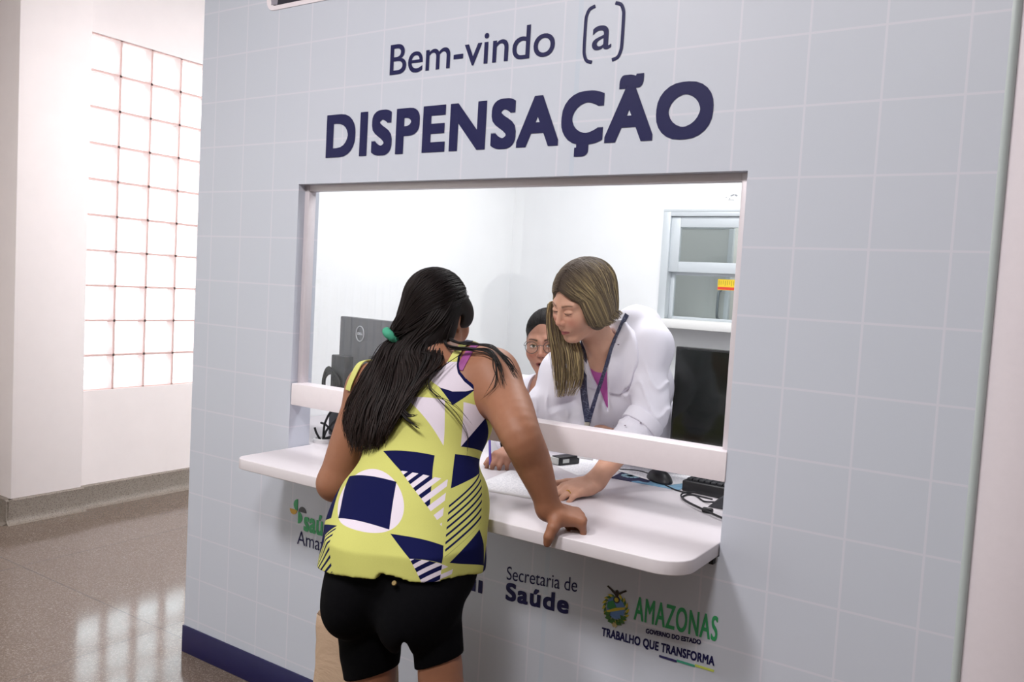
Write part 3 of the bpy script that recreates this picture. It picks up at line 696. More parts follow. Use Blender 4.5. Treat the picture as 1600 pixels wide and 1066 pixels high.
tag(cb.build('cable_bundle', cabm), 'tangle of black cables rising from the counter at the left jamb', 'cables')
# monitors
def monitor(name, loc, rz, w, h, z0, back_to_us, label, bezel):
    r = empty(name, loc, rz); tag(r, label, 'monitor'); s = -1 if back_to_us else 1   # screen looks to -y when s=1
    MB().box((-w / 2, -.012, z0), (w / 2, .016, z0 + h), .004).build('housing', bezel, r)
    MB().box((-w / 2 + .008, -.0132 if s > 0 else .0161, z0 + .014), (w / 2 - .008, -.012 if s > 0 else .0172, z0 + h - .008), .0).build('screen', mat('dark screen glass', '#0d1512', .12, spec=.6), r)
    MB().box((-.03, .016 if s > 0 else -.04, .012), (.03, .050 if s > 0 else -.012, z0 + h * .55), .006).build('stand_neck', blk2, r)
    MB().box((-.11, .03 if s > 0 else -.06, 0), (.11, .10 if s > 0 else .10, .012), .005).build('stand_base', blk2, r)
    return r
gm_ = mat('grey monitor plastic', '#5a5a60', .45, gscale=150)
mL = monitor('computer_monitor', (.530, .372, Z), math.radians(-9), .50, .302, .145, True, 'grey computer monitor seen from behind, left of the customer', gm_)
mk = MB(); mk.tube([(-.118 + .024 * math.cos(t), -.0135, .387 + .029 * math.sin(t)) for t in np.linspace(0, 2 * math.pi, 28, endpoint=False)], .0022, m=6, close=True, spline=False); lr = mk.build('logo_ring', mat('silver logo', '#c9cbd0', .35, .4), mL)
lettering('logo_lettering', 'DELL', -.134, -.102, .3825, .0095, mat('silver logo', '#c9cbd0', .35, .4), .0008, lr, y=-.0136)
mR = monitor('computer_monitor', (1.880, .630, Z), math.radians(1), .56, .360, .075, False, 'large dark computer monitor at the right end of the window', mat('black monitor plastic', '#17181a', .4))
ad = empty('power_adapter', (.400, .300, Z), math.radians(-9)); tag(ad, 'dark box with coiled cable standing before the left monitor', 'adapter')
MB().box((-.043, -.02, 0), (.043, .02, .305), .004).build('box', mat('dark grey adapter plastic', '#3a3a40', .5), ad)
mb = MB()
for k in range(6): mb.tube([(-.040 + .006 * k + (.045 + .004 * k) * math.cos(t) * .75, -.03 - .003 * (k % 3), .195 + (.062 - .004 * k) * math.sin(t)) for t in np.linspace(0, 2 * math.pi, 18, endpoint=False)], .0042, m=6, close=True)
mb.build('cable_coil', cabm, ad)
# brown paper bag on the floor
kraft = NT('kraft paper', .75); f = kraft.noise(6., 5., .65, kraft.objc(), .8); kraft.base(kraft.mix(f, srgb('#a98f78'), srgb('#c2a88f'))); kraft.bump(f, .5, .02)
bg = empty('paper_bag', (1.058, -.262, 0), math.radians(16)); tag(bg, 'brown kraft paper bag standing by the customer\'s left leg', 'bag')
mb = MB(); b = mb.bm; rng = random.Random(4); NZ = 14; ring = []
for i in range(NZ + 1):
    t = i / NZ; z = .52 * t; w = .125 + .006 * math.sin(5 * t); d = .055 * (1 - .55 * t) ; row = []
    for k in range(28):
        a = 2 * math.pi * k / 28; c_, s_ = math.cos(a), math.sin(a); e = .35
        x = w * math.copysign(abs(c_) ** e, c_); y = d * math.copysign(abs(s_) ** e, s_)
        row.append(b.verts.new((x + rng.uniform(-.002, .002), y + rng.uniform(-.003, .003) + .008 * math.sin(7 * t + 3 * c_), z + (.004 * math.sin(9 * a) if i == NZ else 0))))
    ring.append(row)
for A, B in zip(ring, ring[1:]):
    for k in range(28): b.faces.new((A[k], A[(k + 1) % 28], B[(k + 1) % 28], B[k]))
b.faces.new(ring[0][::-1]); bo = mb.build('bag_body', kraft.m, bg, angle=70); so = bo.modifiers.new('thickness', 'SOLIDIFY'); so.thickness = .001
mb = MB()
for s in (-1, 1): mb = MB(); mb.tube([(-.05, s * .024, .50), (-.045, s * .030, .535), (0, s * .034, .56), (.045, s * .030, .535), (.05, s * .024, .50)], .003); mb.build('handle', mat('kraft twine', '#b59a80', .8), bg)
# office chair behind the seated clerk
ch = empty('office_chair', (1.02, 1.04, 0), math.radians(8)); tag(ch, 'dark office chair under the seated clerk, its back edge showing', 'chair')
fab = mat('dark chair fabric', '#26272c', .9, bump=.2)
MB().box((-.23, -.22, .42), (.23, .23, .49), .03, seg=4).build('seat', fab, ch); MB().box((-.24, .235, .62), (.24, .275, 1.135), .02, seg=4).build('backrest', fab, ch)
mb = MB(); mb.tube([(0, .20, .44), (0, .30, .50), (0, .30, .75)], .02); mb.build('back_support', blk, ch); mb = MB(); mb.tube([(0, 0, .10), (0, 0, .44)], .028, spline=False); mb.build('gas_column', blk, ch)
for k in range(5):
    a = 2 * math.pi * k / 5; mb = MB(); mb.tube([(0, 0, .11), (.28 * math.cos(a), .28 * math.sin(a), .075)], [.025, .018], spline=False); lg_ = mb.build('leg', blk, ch)
    mb = MB(); mb.lathe([(.012, -.012), (.028, -.012), (.030, 0), (.028, .012), (.012, .012)], m=16, M=Matrix.Translation((.28 * math.cos(a), .28 * math.sin(a), .0305)) @ Matrix.Rotation(math.pi / 2, 4, 'X')); mb.build('caster', blk, lg_)
# outside the entrance: paving, white railing fence and shrubs (they mirror in the service glass)
pv = MB().box((-14, -12, -.12), (-2.95, 8, -.06)); struct('pavement', pv, mat('pale paving', '#b9b4ac', .8, grain=.12, gscale=4))
fn = MB(); wf = mat('white railing paint', '#e8e8e6', .4)
for i in range(56): fn.box((-6.02, -8 + i * .16, -.06), (-5.98, -7.975 + i * .16, 1.55))
for z in (.12, 1.45): fn.box((-6.03, -8.1, z), (-5.97, 1.1, z + .05))
tag(fn.build('railing_fence', wf), 'white upright-bar railing fence outside the entrance', 'fence')
leaf = NT('shrub leaves', .6); leaf.base(leaf.mix(leaf.noise(9., 4., .7, leaf.objc()), srgb('#3c6b2c'), srgb('#a3b14f')))
rng = random.Random(7)
for i, (y, h, x) in enumerate(((-6.6, 2.2, -7.2), (-5.2, 2.7, -7.5), (-3.6, 2.3, -7.1), (-2.0, 2.9, -7.6))):
    mb = MB()
    for k in range(260):
        a = rng.uniform(0, 2 * math.pi); zz = rng.uniform(.1, h); rr = .75 * math.sqrt(rng.random()) * (1 - (zz / h - .5) ** 2 * 2); p = Vector((rr * math.cos(a), rr * math.sin(a), zz)); l = rng.uniform(.10, .2)
        R = Matrix.Rotation(rng.uniform(0, 6), 4, 'Z') @ Matrix.Rotation(rng.uniform(-1, 1), 4, 'X'); vs = [mb.bm.verts.new(p + (R @ Vector(q)) * l) for q in ((-1, 0, 0), (0, -.35, .1), (1, 0, 0), (0, .35, .1))]; mb.bm.faces.new(vs)
    o = mb.build('shrub', leaf.m, loc=(x, y, -.06), smooth=False); tag(o, ['round shrub outside, farthest from the booth', 'tall shrub outside behind the fence, second from the far end', 'round shrub outside, third from the far end', 'tallest shrub outside, nearest the booth'][i], 'shrub', 'shrubs behind the railing fence')
    st_ = MB(); st_.tube([(0, 0, 0), (0, 0, h * .6)], .05, spline=False); st_.build('stem', mat('shrub bark', '#5b4636', .9), o)
# blue car-like glow behind the lowest glass blocks: a low planted bed outside
bed = MB()
for k in range(420):
    p = Vector((rng.uniform(-3.8, -3.14), rng.uniform(.5, 3.4), rng.uniform(0, .86))); l = rng.uniform(.06, .13)
    R = Matrix.Rotation(rng.uniform(0, 6), 4, 'Z') @ Matrix.Rotation(rng.uniform(-1.2, 1.2), 4, 'X'); bed.bm.faces.new([bed.bm.verts.new(p + (R @ Vector(q)) * l) for q in ((-1, 0, 0), (0, -.3, .1), (1, 0, 0), (0, .3, .1))])
bl = empty('sky_blocker', (-9.6, -9.0, -.06)); tag(bl, 'unseen pale block added outside the entrance to cut sky light', 'light blocker')  # unseen block, added to hold back sky light and glass reflection
loc_build(MB().box((-10.2, -16, -.06), (-9.0, -1.2, 5.5)), 'blocker', mat('pale facade render', '#cfcac2', .8, gscale=2), bl); loc_build(MB().box((-10.3, -16.1, 5.5), (-8.8, -1.1, 5.7)), 'blocker_lid', mat('grey blocker lid', '#9a9690', .8), bl)  # wall and lid of the added sky block
cp_ = MB().box((-5.2, -7.4, 2.80), (-2.96, -1.3, 2.92)); struct('added_sky_shade', cp_, white_wall)  # unseen slab added to keep sky light out of the entrance
o = bed.build('plant_bed', mat('blue-grey foliage', '#3b5361', .6, grain=.3, gscale=12), loc=(0, 0, -.06), smooth=False); tag(o, 'low blue-grey plants outside behind the lowest glass blocks', 'plants', kind='stuff')
# ---------------------------------------------------------------- the three people, as distance fields (world metres)
def customer_fields():
    r = unit(V(.97, .20, 0)); fw = V(-r[1], r[0], 0)
    pel = V(1.385, -.475, .75); wai = V(1.325, -.36, .915); che = V(1.265, -.245, 1.09); nkb = V(1.243, -.175, 1.235)
    sp = unit(che - pel); tb = basis(unit(np.cross(sp, r)) * -1 if False else fw, V(0, 0, 1))
    bk = unit(np.cross(r, sp)) * -1           # out of her back
    if bk @ V(.5, -.8, 0) < 0: bk = -bk
    TB = np.stack([r, -bk, sp], 1)
    shR = V(1.402, -.155, 1.228); shL = V(1.028, -.215, 1.165)
    elR = V(1.566, -.262, 1.112); wrR = V(1.634, -.214, .932)
    elL = V(.972, -.285, .895); wrL = V(1.11, -.115, .925)
    hc = V(1.190, -.135, 1.384); HM = basis(V(-.04, .98, -.14), unit(V(-.05, .1, 1)))
    torso = Field()
    torso.ell(pel + V(0, .0, .012), (.160, .130, .100), TB, k=.05)
    torso.ell(pel - bk * .0 + sp * .07, (.170, .125, .12), TB, k=.06)
    torso.ell(wai, (.158, .115, .13), TB, k=.08)
    torso.ell(wai - bk * .05, (.135, .09, .13), TB, k=.06)
    torso.ell(che, (.158, .108, .14), TB, k=.07)
    torso.ell(che + sp * .07 + bk * .01, (.150, .085, .085), TB, k=.05)
    hipL = pel - r * .066 + V(0, -.02, -.040); hipR = pel + r * .090 + V(0, -.02, -.045)
    knL = V(1.346, -.50, .43); knR = V(1.572, -.50, .46)
    anL = V(1.345, -.60, .075); anR = V(1.545, -.60, .075)
    lower = Field()
    lower.L += torso.L[:2]
    for s, h, kn in ((-1, hipL, knL), (1, hipR, knR)):
        lower.ell(h + bk * .045 + V(0, 0, .0), (.079 if s < 0 else .086, .085, .100), TB, k=.03)
        m_ = kn * .45 + h * .55 + V(0, 0, 0); ra, rb, rc = (.076, .066, .051) if s < 0 else (.075, .059, .047)
        lower.cap(h, m_, ra, rb, k=.014)
        lower.cap(m_, kn, rb, rc, k=.006)
    GR = basis(V(-.546, .835, 0), V(0, 0, 1)); lower.ell(V(1.446, -.50, .492), (.030, .30, .215), GR, k=.02, op='s')
    top = Field()
    body = Field(); body.L += torso.L + lower.L[2:]
    for kn, an in ((knL, anL), (knR, anR)):
        mid = kn * .65 + an * .35 - V(0, .02, 0)
        body.chain([kn, mid, an], [.048, .053, .036], k=.01)
        body.cap(an, an + V(-.01, .03, -.035), .034, .032, k=.02)
        body.cap(an + V(0, -.035, -.045), an + V(-.02, .15, -.058), .028, .020, k=.025)
        body.cap(an + V(.02, .05, -.05), an + V(.01, .15, -.058), .024, .018, k=.02)
    # shoulders, neck
    body.cap(shL, nkb - sp * .02, .066, .062, k=.05); body.cap(shR, nkb - sp * .02, .066, .062, k=.05)
    body.ell(che + sp * .06 + bk * .045 - r * .07, (.06, .035, .08), TB, k=.05)
    body.ell(che + sp * .06 + bk * .045 + r * .07, (.06, .035, .08), TB, k=.05)
    for q_ in (body, top): q_.cap(V(1.300, -.135, 1.276), V(1.405, -.155, 1.262), .040 + (.004 if q_ is top else 0), .046 + (.004 if q_ is top else 0), k=.04)
    body.cap(nkb, hc + HM @ V(0, -.03, -.06), .060, .054, k=.04)
    body.cap(nkb + bk * .03, hc + HM @ V(0, -.06, -.03), .045, .045, k=.04)
    # arms
    body.chain([shR, shR * .55 + elR * .45 + V(.010, 0, .0), elR + V(.004, -.004, .004), elR * .66 + wrR * .34 + V(.006, .002, 0), elR * .28 + wrR * .72 + V(.004, .002, 0), wrR], [.066, .062, .051, .046, .035, .028], k=.04)
    body.chain([shL, shL * .5 + elL * .5, elL], [.064, .060, .050], k=.04)
    body.chain([elL, elL * .65 + wrL * .35, wrL], [.050, .047, .029], k=.02)
    tips = hand_field(body, wrR, V(.72, .60, -.22), V(-.02, -.35, 1), V(.55, -.85, -.35),
               [(62, 82, 50), (66, 88, 50), (70, 88, 50), (72, 88, 50)],
               [((.90, -.35, -.55), .030, .019, .0165), ((.55, -.25, -.95), .026, .0160, .0140), ((.1, .1, -1), .020, .0140, .0110)], size=.92)
    tipsL = hand_field(body, wrL, V(.75, .62, -.18), V(0, 0, 1), V(-.6, .75, 0) * 1., [(8, 12, 8)] * 4,
               [((.8, .7, -.25), .044, .013, .011), ((.5, .85, -.1), .032, .011, .0095), ((.4, .9, -.05), .026, .0095, .008)], size=.95)
    head_field(body, hc, HM); mouth(body, hc, HM); ear(body, hc, HM, 1); ear(body, hc, HM, -1)
    # loose sleeveless top
    top.ell(pel - sp * .05 + bk * .015, (.214, .168, .16), TB, k=.06)
    top.ell(pel + sp * .09, (.196, .152, .14), TB, k=.06)
    top.ell(pel - r * .075 + sp * .01, (.165, .125, .15), TB, k=.05); top.ell(pel - r * .065 + bk * .055, (.128, .118, .15), TB, k=.05); top.ell(wai, (.180, .133, .14), TB, k=.08); top.ell(wai - r * .045 - sp * .02, (.165, .11, .17), TB, k=.06)
    top.ell(wai - bk * .05, (.150, .105, .13), TB, k=.06)
    top.ell(che, (.172, .120, .15), TB, k=.07)
    top.ell(che + sp * .07 + bk * .012, (.158, .092, .092), TB, k=.05)
    top.ell(che + sp * .06 + bk * .050 - r * .07, (.064, .040, .084), TB, k=.05)
    top.ell(che + sp * .06 + bk * .050 + r * .07, (.064, .040, .084), TB, k=.05)
    top.cap(shL, nkb - sp * .02, .070, .066, k=.05); top.cap(shR, nkb - sp * .02, .070, .066, k=.05)
    def hang(P):
        # below the seat the loose cloth hangs almost straight down
        P = np.array(P, float); dz = P[:, 2] - .865; P[:, 2] = np.where(dz < 0, .865 + dz * .22, P[:, 2]); return P
    topf = lambda P: top(hang(P))
    shorts = Field()
    shorts.L += [(fn, c, R, k, op) for fn, c, R, k, op in lower.L]
    return dict(r=r, sp=sp, bk=bk, TB=TB, pel=pel, wai=wai, che=che, nkb=nkb, shR=shR, shL=shL, hc=hc, HM=HM, body=body, top=top, topf=topf,
                shorts=shorts, lower=lower, knL=knL, knR=knR, hipL=hipL, hipR=hipR, anL=anL, anR=anR, wrR=wrR, tips=tips)

def clerk_fields():
    hc = V(1.427, .262, 1.446); HM = basis(V(-.34, -.86, -.40), unit(V(-.02, -.40, 1)))
    nkb = V(1.462, .385, 1.275); shL = V(1.590, .425, 1.318); shR = V(1.285, .425, 1.205)
    pel = V(1.50, .93, .86); che = V(1.465, .52, 1.165); wai = V(1.49, .74, .99)
    elL = V(1.625, .375, 1.110); wrL = V(1.540, .205, .917)
    elR = V(1.250, .38, 1.075); wrR = V(1.40, .44, 1.045)
    r = unit(shR - shL); sp = unit(che - pel); fr = unit(np.cross(sp, r));
    if fr @ V(0, -1, -1) < 0: fr = -fr
    r = unit(np.cross(fr, sp)); TB = np.stack([r, fr, sp], 1)
    torso = Field()
    torso.ell(che, (.150, .105, .15), TB, k=.06)
    torso.ell(che + fr * .05 - sp * .0, (.125, .075, .09), TB, k=.05)
    torso.ell(wai, (.135, .100, .15), TB, k=.08)
    torso.ell(pel, (.165, .125, .13), TB, k=.08)
    torso.cap(V(1.525, .475, 1.352), V(1.578, .455, 1.300), .050, .040, k=.03); torso.cap(V(1.535, .475, 1.36), shL + V(-.02, .03, 0), .045, .048, k=.05); torso.cap(V(1.515, .47, 1.365), che + V(.02, .03, .05), .05, .08, k=.06)
    torso.cap(shL, nkb - sp * .03, .046, .055, k=.05); torso.cap(shR, nkb - sp * .03, .055, .055, k=.05)
    body = Field(); body.L += list(torso.L)
    body.cap(nkb, hc + HM @ V(0, -.02, -.075), .052, .047, k=.03)
    body.chain([shL, shL * .5 + elL * .5, elL], [.050, .044, .035], k=.025, k0=.04)
    body.chain([elL, elL * .65 + wrL * .35, wrL], [.035, .037, .028], k=.02)
    body.chain([shR, shR * .5 + elR * .5, elR], [.052, .046, .038], k=.025, k0=.04)
    body.chain([elR, elR * .65 + wrR * .35, wrR], [.038, .038, .026], k=.03)
    lt = hand_field(body, wrL, V(-.34, -.93, -.17), V(.05, -.18, 1), V(-.93, .34, .05), [(12, 20, 12), (10, 20, 12), (10, 20, 12), (8, 18, 12)],
               [((.85, .6, -.1), .044, .0135, .0115), ((.55, .85, -.1), .033, .011, .010), ((.4, .9, -.15), .028, .010, .008)], size=1.04)
    hand_field(body, wrR, V(.8, .5, -.1), V(0, 0, 1), V(-.5, .8, 0), [(20, 30, 20)] * 4,
               [((.8, .7, -.25), .044, .013, .011), ((.5, .85, -.1), .032, .011, .0095), ((.4, .9, -.05), .026, .0095, .008)], size=.92)
    for s in (-1, 1):
        kn = V(1.5 - s * .09, .90, .46); an = V(1.5 - s * .09, .96, .08); h = pel - r * s * .085 - V(0, 0, .05)
        body.chain([h, kn, an], [.085, .055, .036], k=.03)
        body.cap(an + V(0, .03, -.045), an + V(0, -.15, -.055), .028, .02, k=.02)
    head_field(body, hc, HM, eye_open=False, z=.95); mouth(body, hc, HM, w=.022, z=.95); ear(body, hc, HM, 1, .95); ear(body, hc, HM, -1, .95)
    coat = Field()
    for fn, c, R, k, op in torso.L:
        coat._add((lambda P, fn=fn: fn(P) - .014), c, R + .014, k, op)
    coat.ell(pel - V(0, 0, .14), (.19, .15, .2), None, k=.08)
    coat.chain([shL + V(.000, 0, .004), shL * .5 + elL * .5, elL, elL * .62 + wrL * .38], [.052, .055, .058, .052], k=.02, k0=.04)
    coat.chain([shR + V(0, 0, .004), shR * .5 + elR * .5, elR, elR * .2 + wrR * .8], [.062, .062, .058, .046], k=.02, k0=.04)
    # turned-back cuff and cloth folds
    e0 = elL * .72 + wrL * .28; ev = unit(wrL - elL)
    coat.cap(e0, e0 + ev * .03, .0565, .0555, k=.004)
    return dict(hc=hc, HM=HM, nkb=nkb, shL=shL, shR=shR, che=che, wai=wai, pel=pel, TB=TB, r=r, fr=fr, sp=sp, body=body, coat=coat, elL=elL, wrL=wrL, elR=elR, wrR=wrR, tips=lt, torso=torso)

def seated_fields():
    hc = V(1.060, .690, 1.283); HM = basis(V(.30, -.93, -.10), unit(V(-.10, .05, 1)))
    nkb = V(1.03, .77, 1.115); shL = V(1.20, .78, 1.065); shR = V(.875, .82, 1.055); che = V(1.03, .83, .96); pel = V(1.02, .98, .62)
    elL = V(1.235, .90, .84); wrL = V(1.13, .80, .70); elR = V(.985, .585, .940); wrR = V(1.150, .372, .932)
    body = Field()
    body.ell(che, (.15, .105, .16), None, k=.05); body.ell((che + pel) / 2, (.14, .11, .18), None, k=.08); body.ell(pel, (.18, .14, .12), None, k=.08)
    body.cap(shL, nkb - V(0, 0, .03), .055, .05, k=.05); body.cap(shR, nkb - V(0, 0, .03), .055, .05, k=.05)
    body.cap(nkb, hc + HM @ V(0, -.02, -.07), .050, .047, k=.03)
    body.chain([shL, elL, wrL], [.050, .040, .026], k=.03); body.chain([shR, elR, wrR], [.050, .040, .026], k=.03)
    hand_field(body, wrR, V(.02, -.98, -.16), V(.1, -.1, .95), V(-.98, -.05, -.1), [(28, 42, 25), (32, 48, 28), (36, 52, 30), (40, 52, 30)],
               [((.7, .8, -.35), .044, .013, .011), ((.2, .95, -.4), .032, .011, .0095), ((-.1, .95, -.3), .026, .0095, .008)], size=.92)
    hand_field(body, wrL, V(-.6, -.8, -.2), V(0, -.1, 1), V(-1, .6, 0), [(15, 25, 15)] * 4,
               [((.8, .7, -.25), .044, .013, .011), ((.5, .85, -.1), .032, .011, .0095), ((.4, .9, -.05), .026, .0095, .008)], size=.92)
    for s in (-1, 1):
        h = pel + V(s * .09, -.02, -.03); kn = V(1.02 + s * .10, .70, .56); an = V(1.02 + s * .10, .78, .10)
        body.chain([h, kn, an], [.085, .058, .036], k=.03); body.cap(an + V(0, .03, -.06), an + V(0, -.14, -.075), .027, .02, k=.02)
    head_field(body, hc, HM); mouth(body, hc, HM, open_=.005, w=.021); ear(body, hc, HM, 1); ear(body, hc, HM, -1)
    coat = Field()
    coat.ell(che, (.168, .122, .17), None, k=.05); coat.ell((che + pel) / 2, (.16, .13, .18), None, k=.08); coat.ell(pel, (.20, .16, .13), None, k=.08)
    coat.cap(shL, nkb - V(0, 0, .03), .070, .062, k=.05); coat.cap(shR, nkb - V(0, 0, .03), .070, .062, k=.05)
    coat.chain([shL, elL, elL * .3 + wrL * .7], [.064, .055, .042], k=.03); coat.chain([shR, elR, elR * .4 + wrR * .6], [.064, .055, .042], k=.03)
    return dict(hc=hc, HM=HM, nkb=nkb, shL=shL, shR=shR, che=che, pel=pel, body=body, coat=coat, wrR=wrR)

def hair_caps(c, k, s):
    """close-lying hair on the three skulls"""
    def loc(d, z=1.0): return lambda x, y, w: d['hc'] + d['HM'] @ (V(x, y, w) * z)
    H = Field(); L = loc(c); M = c['HM']
    H.ell(L(0, -.016, .040), (.085, .100, .092), M, k=.02)
    H.ell(L(-.004, -.058, -.045), (.072, .052, .075), M, k=.04); H.ell(L(.010, -.070, -.095), (.055, .036, .045), M, k=.04)
    H.ell(L(-.05, -.03, -.03), (.040, .055, .065), M, k=.03)
    H.ell(L(.070, .030, .012), (.017, .040, .040), M, k=.02)
    H.ell(L(.066, -.045, -.030), (.020, .035, .055), M, k=.03)
    H.ell(L(0, .115, -.02), (.060, .055, .090), M, k=.02, op='s'); H.ell(L(.088, -.002, -.014), (.020, .010, .020), M, k=.006, op='s')
    G = Field(); L = loc(k, .95); M = k['HM']
    G.ell(L(0, -.026, .038), np.array((.084, .110, .092)) * .95, M, k=.02)
    G.ell(L(0, -.060, -.040), np.array((.072, .055, .075)) * .95, M, k=.04)
    for q in (-1, 1):
        G.ell(L(q * .072, .000, -.020), np.array((.018, .050, .065)) * .95, M, k=.02)
    G.ell(L(0, .112, -.018), np.array((.065, .064, .098)) * .95, M, k=.012, op='s')
    S = Field(); L = loc(s); M = s['HM']
    S.ell(L(0, -.020, .036), (.079, .096, .089), M, k=.02)
    S.ell(L(0, -.065, -.03), (.062, .045, .06), M, k=.03)
    S.ell(L(0, .102, -.020), (.066, .060, .090), M, k=.012, op='s')
    return H, G, S
# ---------------------------------------------------------------- building the people
def skin_material(name):
    m = NT(name, .52, 0, .35); c = m.attr('pigment', 'Color'); f = m.noise(90., 4., .6, m.objc())
    x = m.n('ShaderNodeMix', data_type='RGBA', blend_type='MULTIPLY'); x.inputs[0].default_value = 1.
    m.t.links.new(c, x.inputs[6]); m.t.links.new(m.ramp(f, [(0., (.93, .92, .91, 1)), (1., (1.05, 1.05, 1.05, 1))]), x.inputs[7]); m.base(x.outputs[2])
    m.b.inputs['Subsurface Weight'].default_value = .08; m.b.inputs['Subsurface Radius'].default_value = (.012, .005, .003); m.b.inputs['Subsurface Scale'].default_value = .5
    m.bump(m.noise(260., 2., .5, m.objc()), .06, .001); return m.m
SKIN = skin_material('skin')
def hair_material(name, rough=.38):
    m = NT(name, rough, 0, .18); m.base(m.attr('pigment', 'Color')); m.b.inputs['Anisotropic'].default_value = .4; return m.m
HAIR = hair_material('hair', .55)
def laplace(v, q, n, w=.5):
    e = np.concatenate([q[:, [0, 1]], q[:, [1, 2]], q[:, [2, 3]], q[:, [3, 0]]])
    for _ in range(n):
        s = np.zeros_like(v); c = np.zeros(len(v))
        for a, b in ((0, 1), (1, 0)):
            for k in range(3): s[:, k] += np.bincount(e[:, a], v[e[:, b], k], len(v))
            c += np.bincount(e[:, a], minlength=len(v))
        v = v + w * (s / np.maximum(c, 1)[:, None] - v)
    return v
def merge(parts):
    vs, qs, n = [], [], 0
    for v, q in parts: vs.append(v); qs.append(q + n); n += len(v)
    return np.concatenate(vs), np.concatenate(qs)
def clip_faces(v, q, keep):
    q = q[keep(v[q].mean(1))]; u, inv = np.unique(q, return_inverse=True); return v[u], inv.reshape(q.shape)
def largest(v, q):
    lab = np.arange(len(v))
    for _ in range(400):
        m = lab[q].min(1); new = lab.copy()
        for k in range(4): np.minimum.at(new, q[:, k], m)
        new = new[new]
        if (new == lab).all(): break
        lab = new
    u, c = np.unique(lab[q[:, 0]], return_counts=True)
    return clip_faces(v, q[lab[q[:, 0]] == u[c.argmax()]], lambda p: np.ones(len(p), bool))
def cloth(name, f, lo, hi, h, m, par, sm=2, uvf=None, keep=None):
    v, q = mesh_sdf(f, lo, hi, h)
    if keep is not None: v, q = clip_faces(v, q, keep)
    v, q = largest(v, q); v = laplace(v, q, sm); return arr_mesh(name, v, q, m, par, uv=uvf(v) if uvf else None)
def person_body(d, lo, hi, zc, skin, face, h=.0036, hh=.0019):
    f = d['body']
    A = mesh_sdf(f, lo, (hi[0], hi[1], zc + .02), h); A = clip_faces(*A, lambda c: c[:, 2] < zc + .001)
    c = d['hc']; B = mesh_sdf(f, (c[0] - .36, c[1] - .22, zc - .01), (c[0] + .36, c[1] + .36, c[2] + .15), hh); B = clip_faces(*B, lambda p: p[:, 2] > zc - .001)
    A = (laplace(A[0], A[1], 3), A[1]); B = (laplace(B[0], B[1], 1, .4), B[1])
    v, q = merge([A, B]); col = np.tile(np.array(skin), (len(v), 1))
    m = np.linalg.norm(v - c, axis=1) < .16; col[m] = face(((v[m] - c) @ d['HM']) / d.get('z', 1.), np.array(skin))
    return v, q, col
def lin(h): return np.array(srgb(h)[:3])
def face_paint(lip, brow, eye_open, blush, open_=0., iris='#2a1a12'):
    lip, brow, iris, bl = lin(lip), lin(brow), lin(iris), lin(blush)
    def fn(q, skin):
        x, y, z = q.T; ax = np.abs(x); col = np.tile(skin, (len(q), 1)); fr = smooth_step(.045, .06, y)
        def lay(m, c, a=1.):
            nonlocal col; m = (np.clip(m, 0, 1) * a)[:, None]; col = col * (1 - m) + c * m
        lay(fr * np.exp(-(((ax - .040) / .020) ** 2 + ((z + .034) / .018) ** 2)), bl, .55)
        lay(fr * np.exp(-((x / .014) ** 2 + ((z + .034) / .012) ** 2)), bl, .35)
        # lips: two lobes above, one below, parting line
        up = .0055 - .0022 * np.exp(-(x / .004) ** 2); zz = z + .0680 + open_ * .2
        lim = np.where(zz > 0, up + open_ * .4, .0085 + open_ * 1.2) * np.sqrt(np.clip(1 - (ax / .0245) ** 2, 0, 1))
        m = (1 - smooth_step(.8, 1.15, np.abs(zz) / np.maximum(lim, 1e-4))) * smooth_step(.070, .076, y)
        lay(m, lip, .9)
        if open_ > 0: lay((1 - smooth_step(.7, 1.2, np.sqrt((x / .017) ** 2 + ((z + .0695 + open_ * .4) / (.0015 + open_ * .55)) ** 2))) * fr, lin('#2a0f10'))
        else: lay(fr * (1 - smooth_step(.0006, .0016, np.abs(zz - .0008 * np.cos(ax * 150)))) * (ax < .022), lip * .35, .7)
        # brows
        t = np.clip((ax - .014) / .036, 0, 1); zb = .0175 + .0055 * np.sin(t * 2.2) - .002 * t
        lay(fr * (1 - smooth_step(.6, 1.2, np.abs(z - zb) / (.0034 * (1 - .6 * t) + .0006))) * smooth_step(.010, .015, ax) * (1 - smooth_step(.046, .052, ax)), brow, .85)
        # eyes
        ex = (ax - .031) / .0128
        if eye_open:
            hgt = .0052 * np.clip(1 - ex ** 2, 0, 1) ** .6
            inside = (1 - smooth_step(.85, 1.1, np.abs(z + .003) / np.maximum(hgt, 1e-4))) * (y > .068)
            lay(inside, np.array([.62, .58, .55])); rr = np.sqrt((ax - .031 + .002 * np.sign(x)) ** 2 + (z + .0025) ** 2)
            lay(inside * (1 - smooth_step(.0050, .0062, rr)), iris); lay(inside * (1 - smooth_step(.0018, .0026, rr)), iris * .2)
            lash = np.abs(z + .003 - hgt) / .0018
        else:
            lash = np.abs(z + .0062 - .0035 * ex ** 2 * .6) / .0021
            lay(fr * np.exp(-(ex ** 2 + ((z - .001) / .006) ** 2)), skin * .72, .55)
        lay((1 - smooth_step(.5, 1.1, lash)) * (np.abs(ex) < 1.12) * (y > .06), lin('#1c120f'), .9)
        # nostrils
        lay((1 - smooth_step(.6, 1.2, np.sqrt(((ax - .0065) / .0036) ** 2 + ((z + .0435) / .0026) ** 2))) * (y > .088), skin * .25)
        return col
    return fn

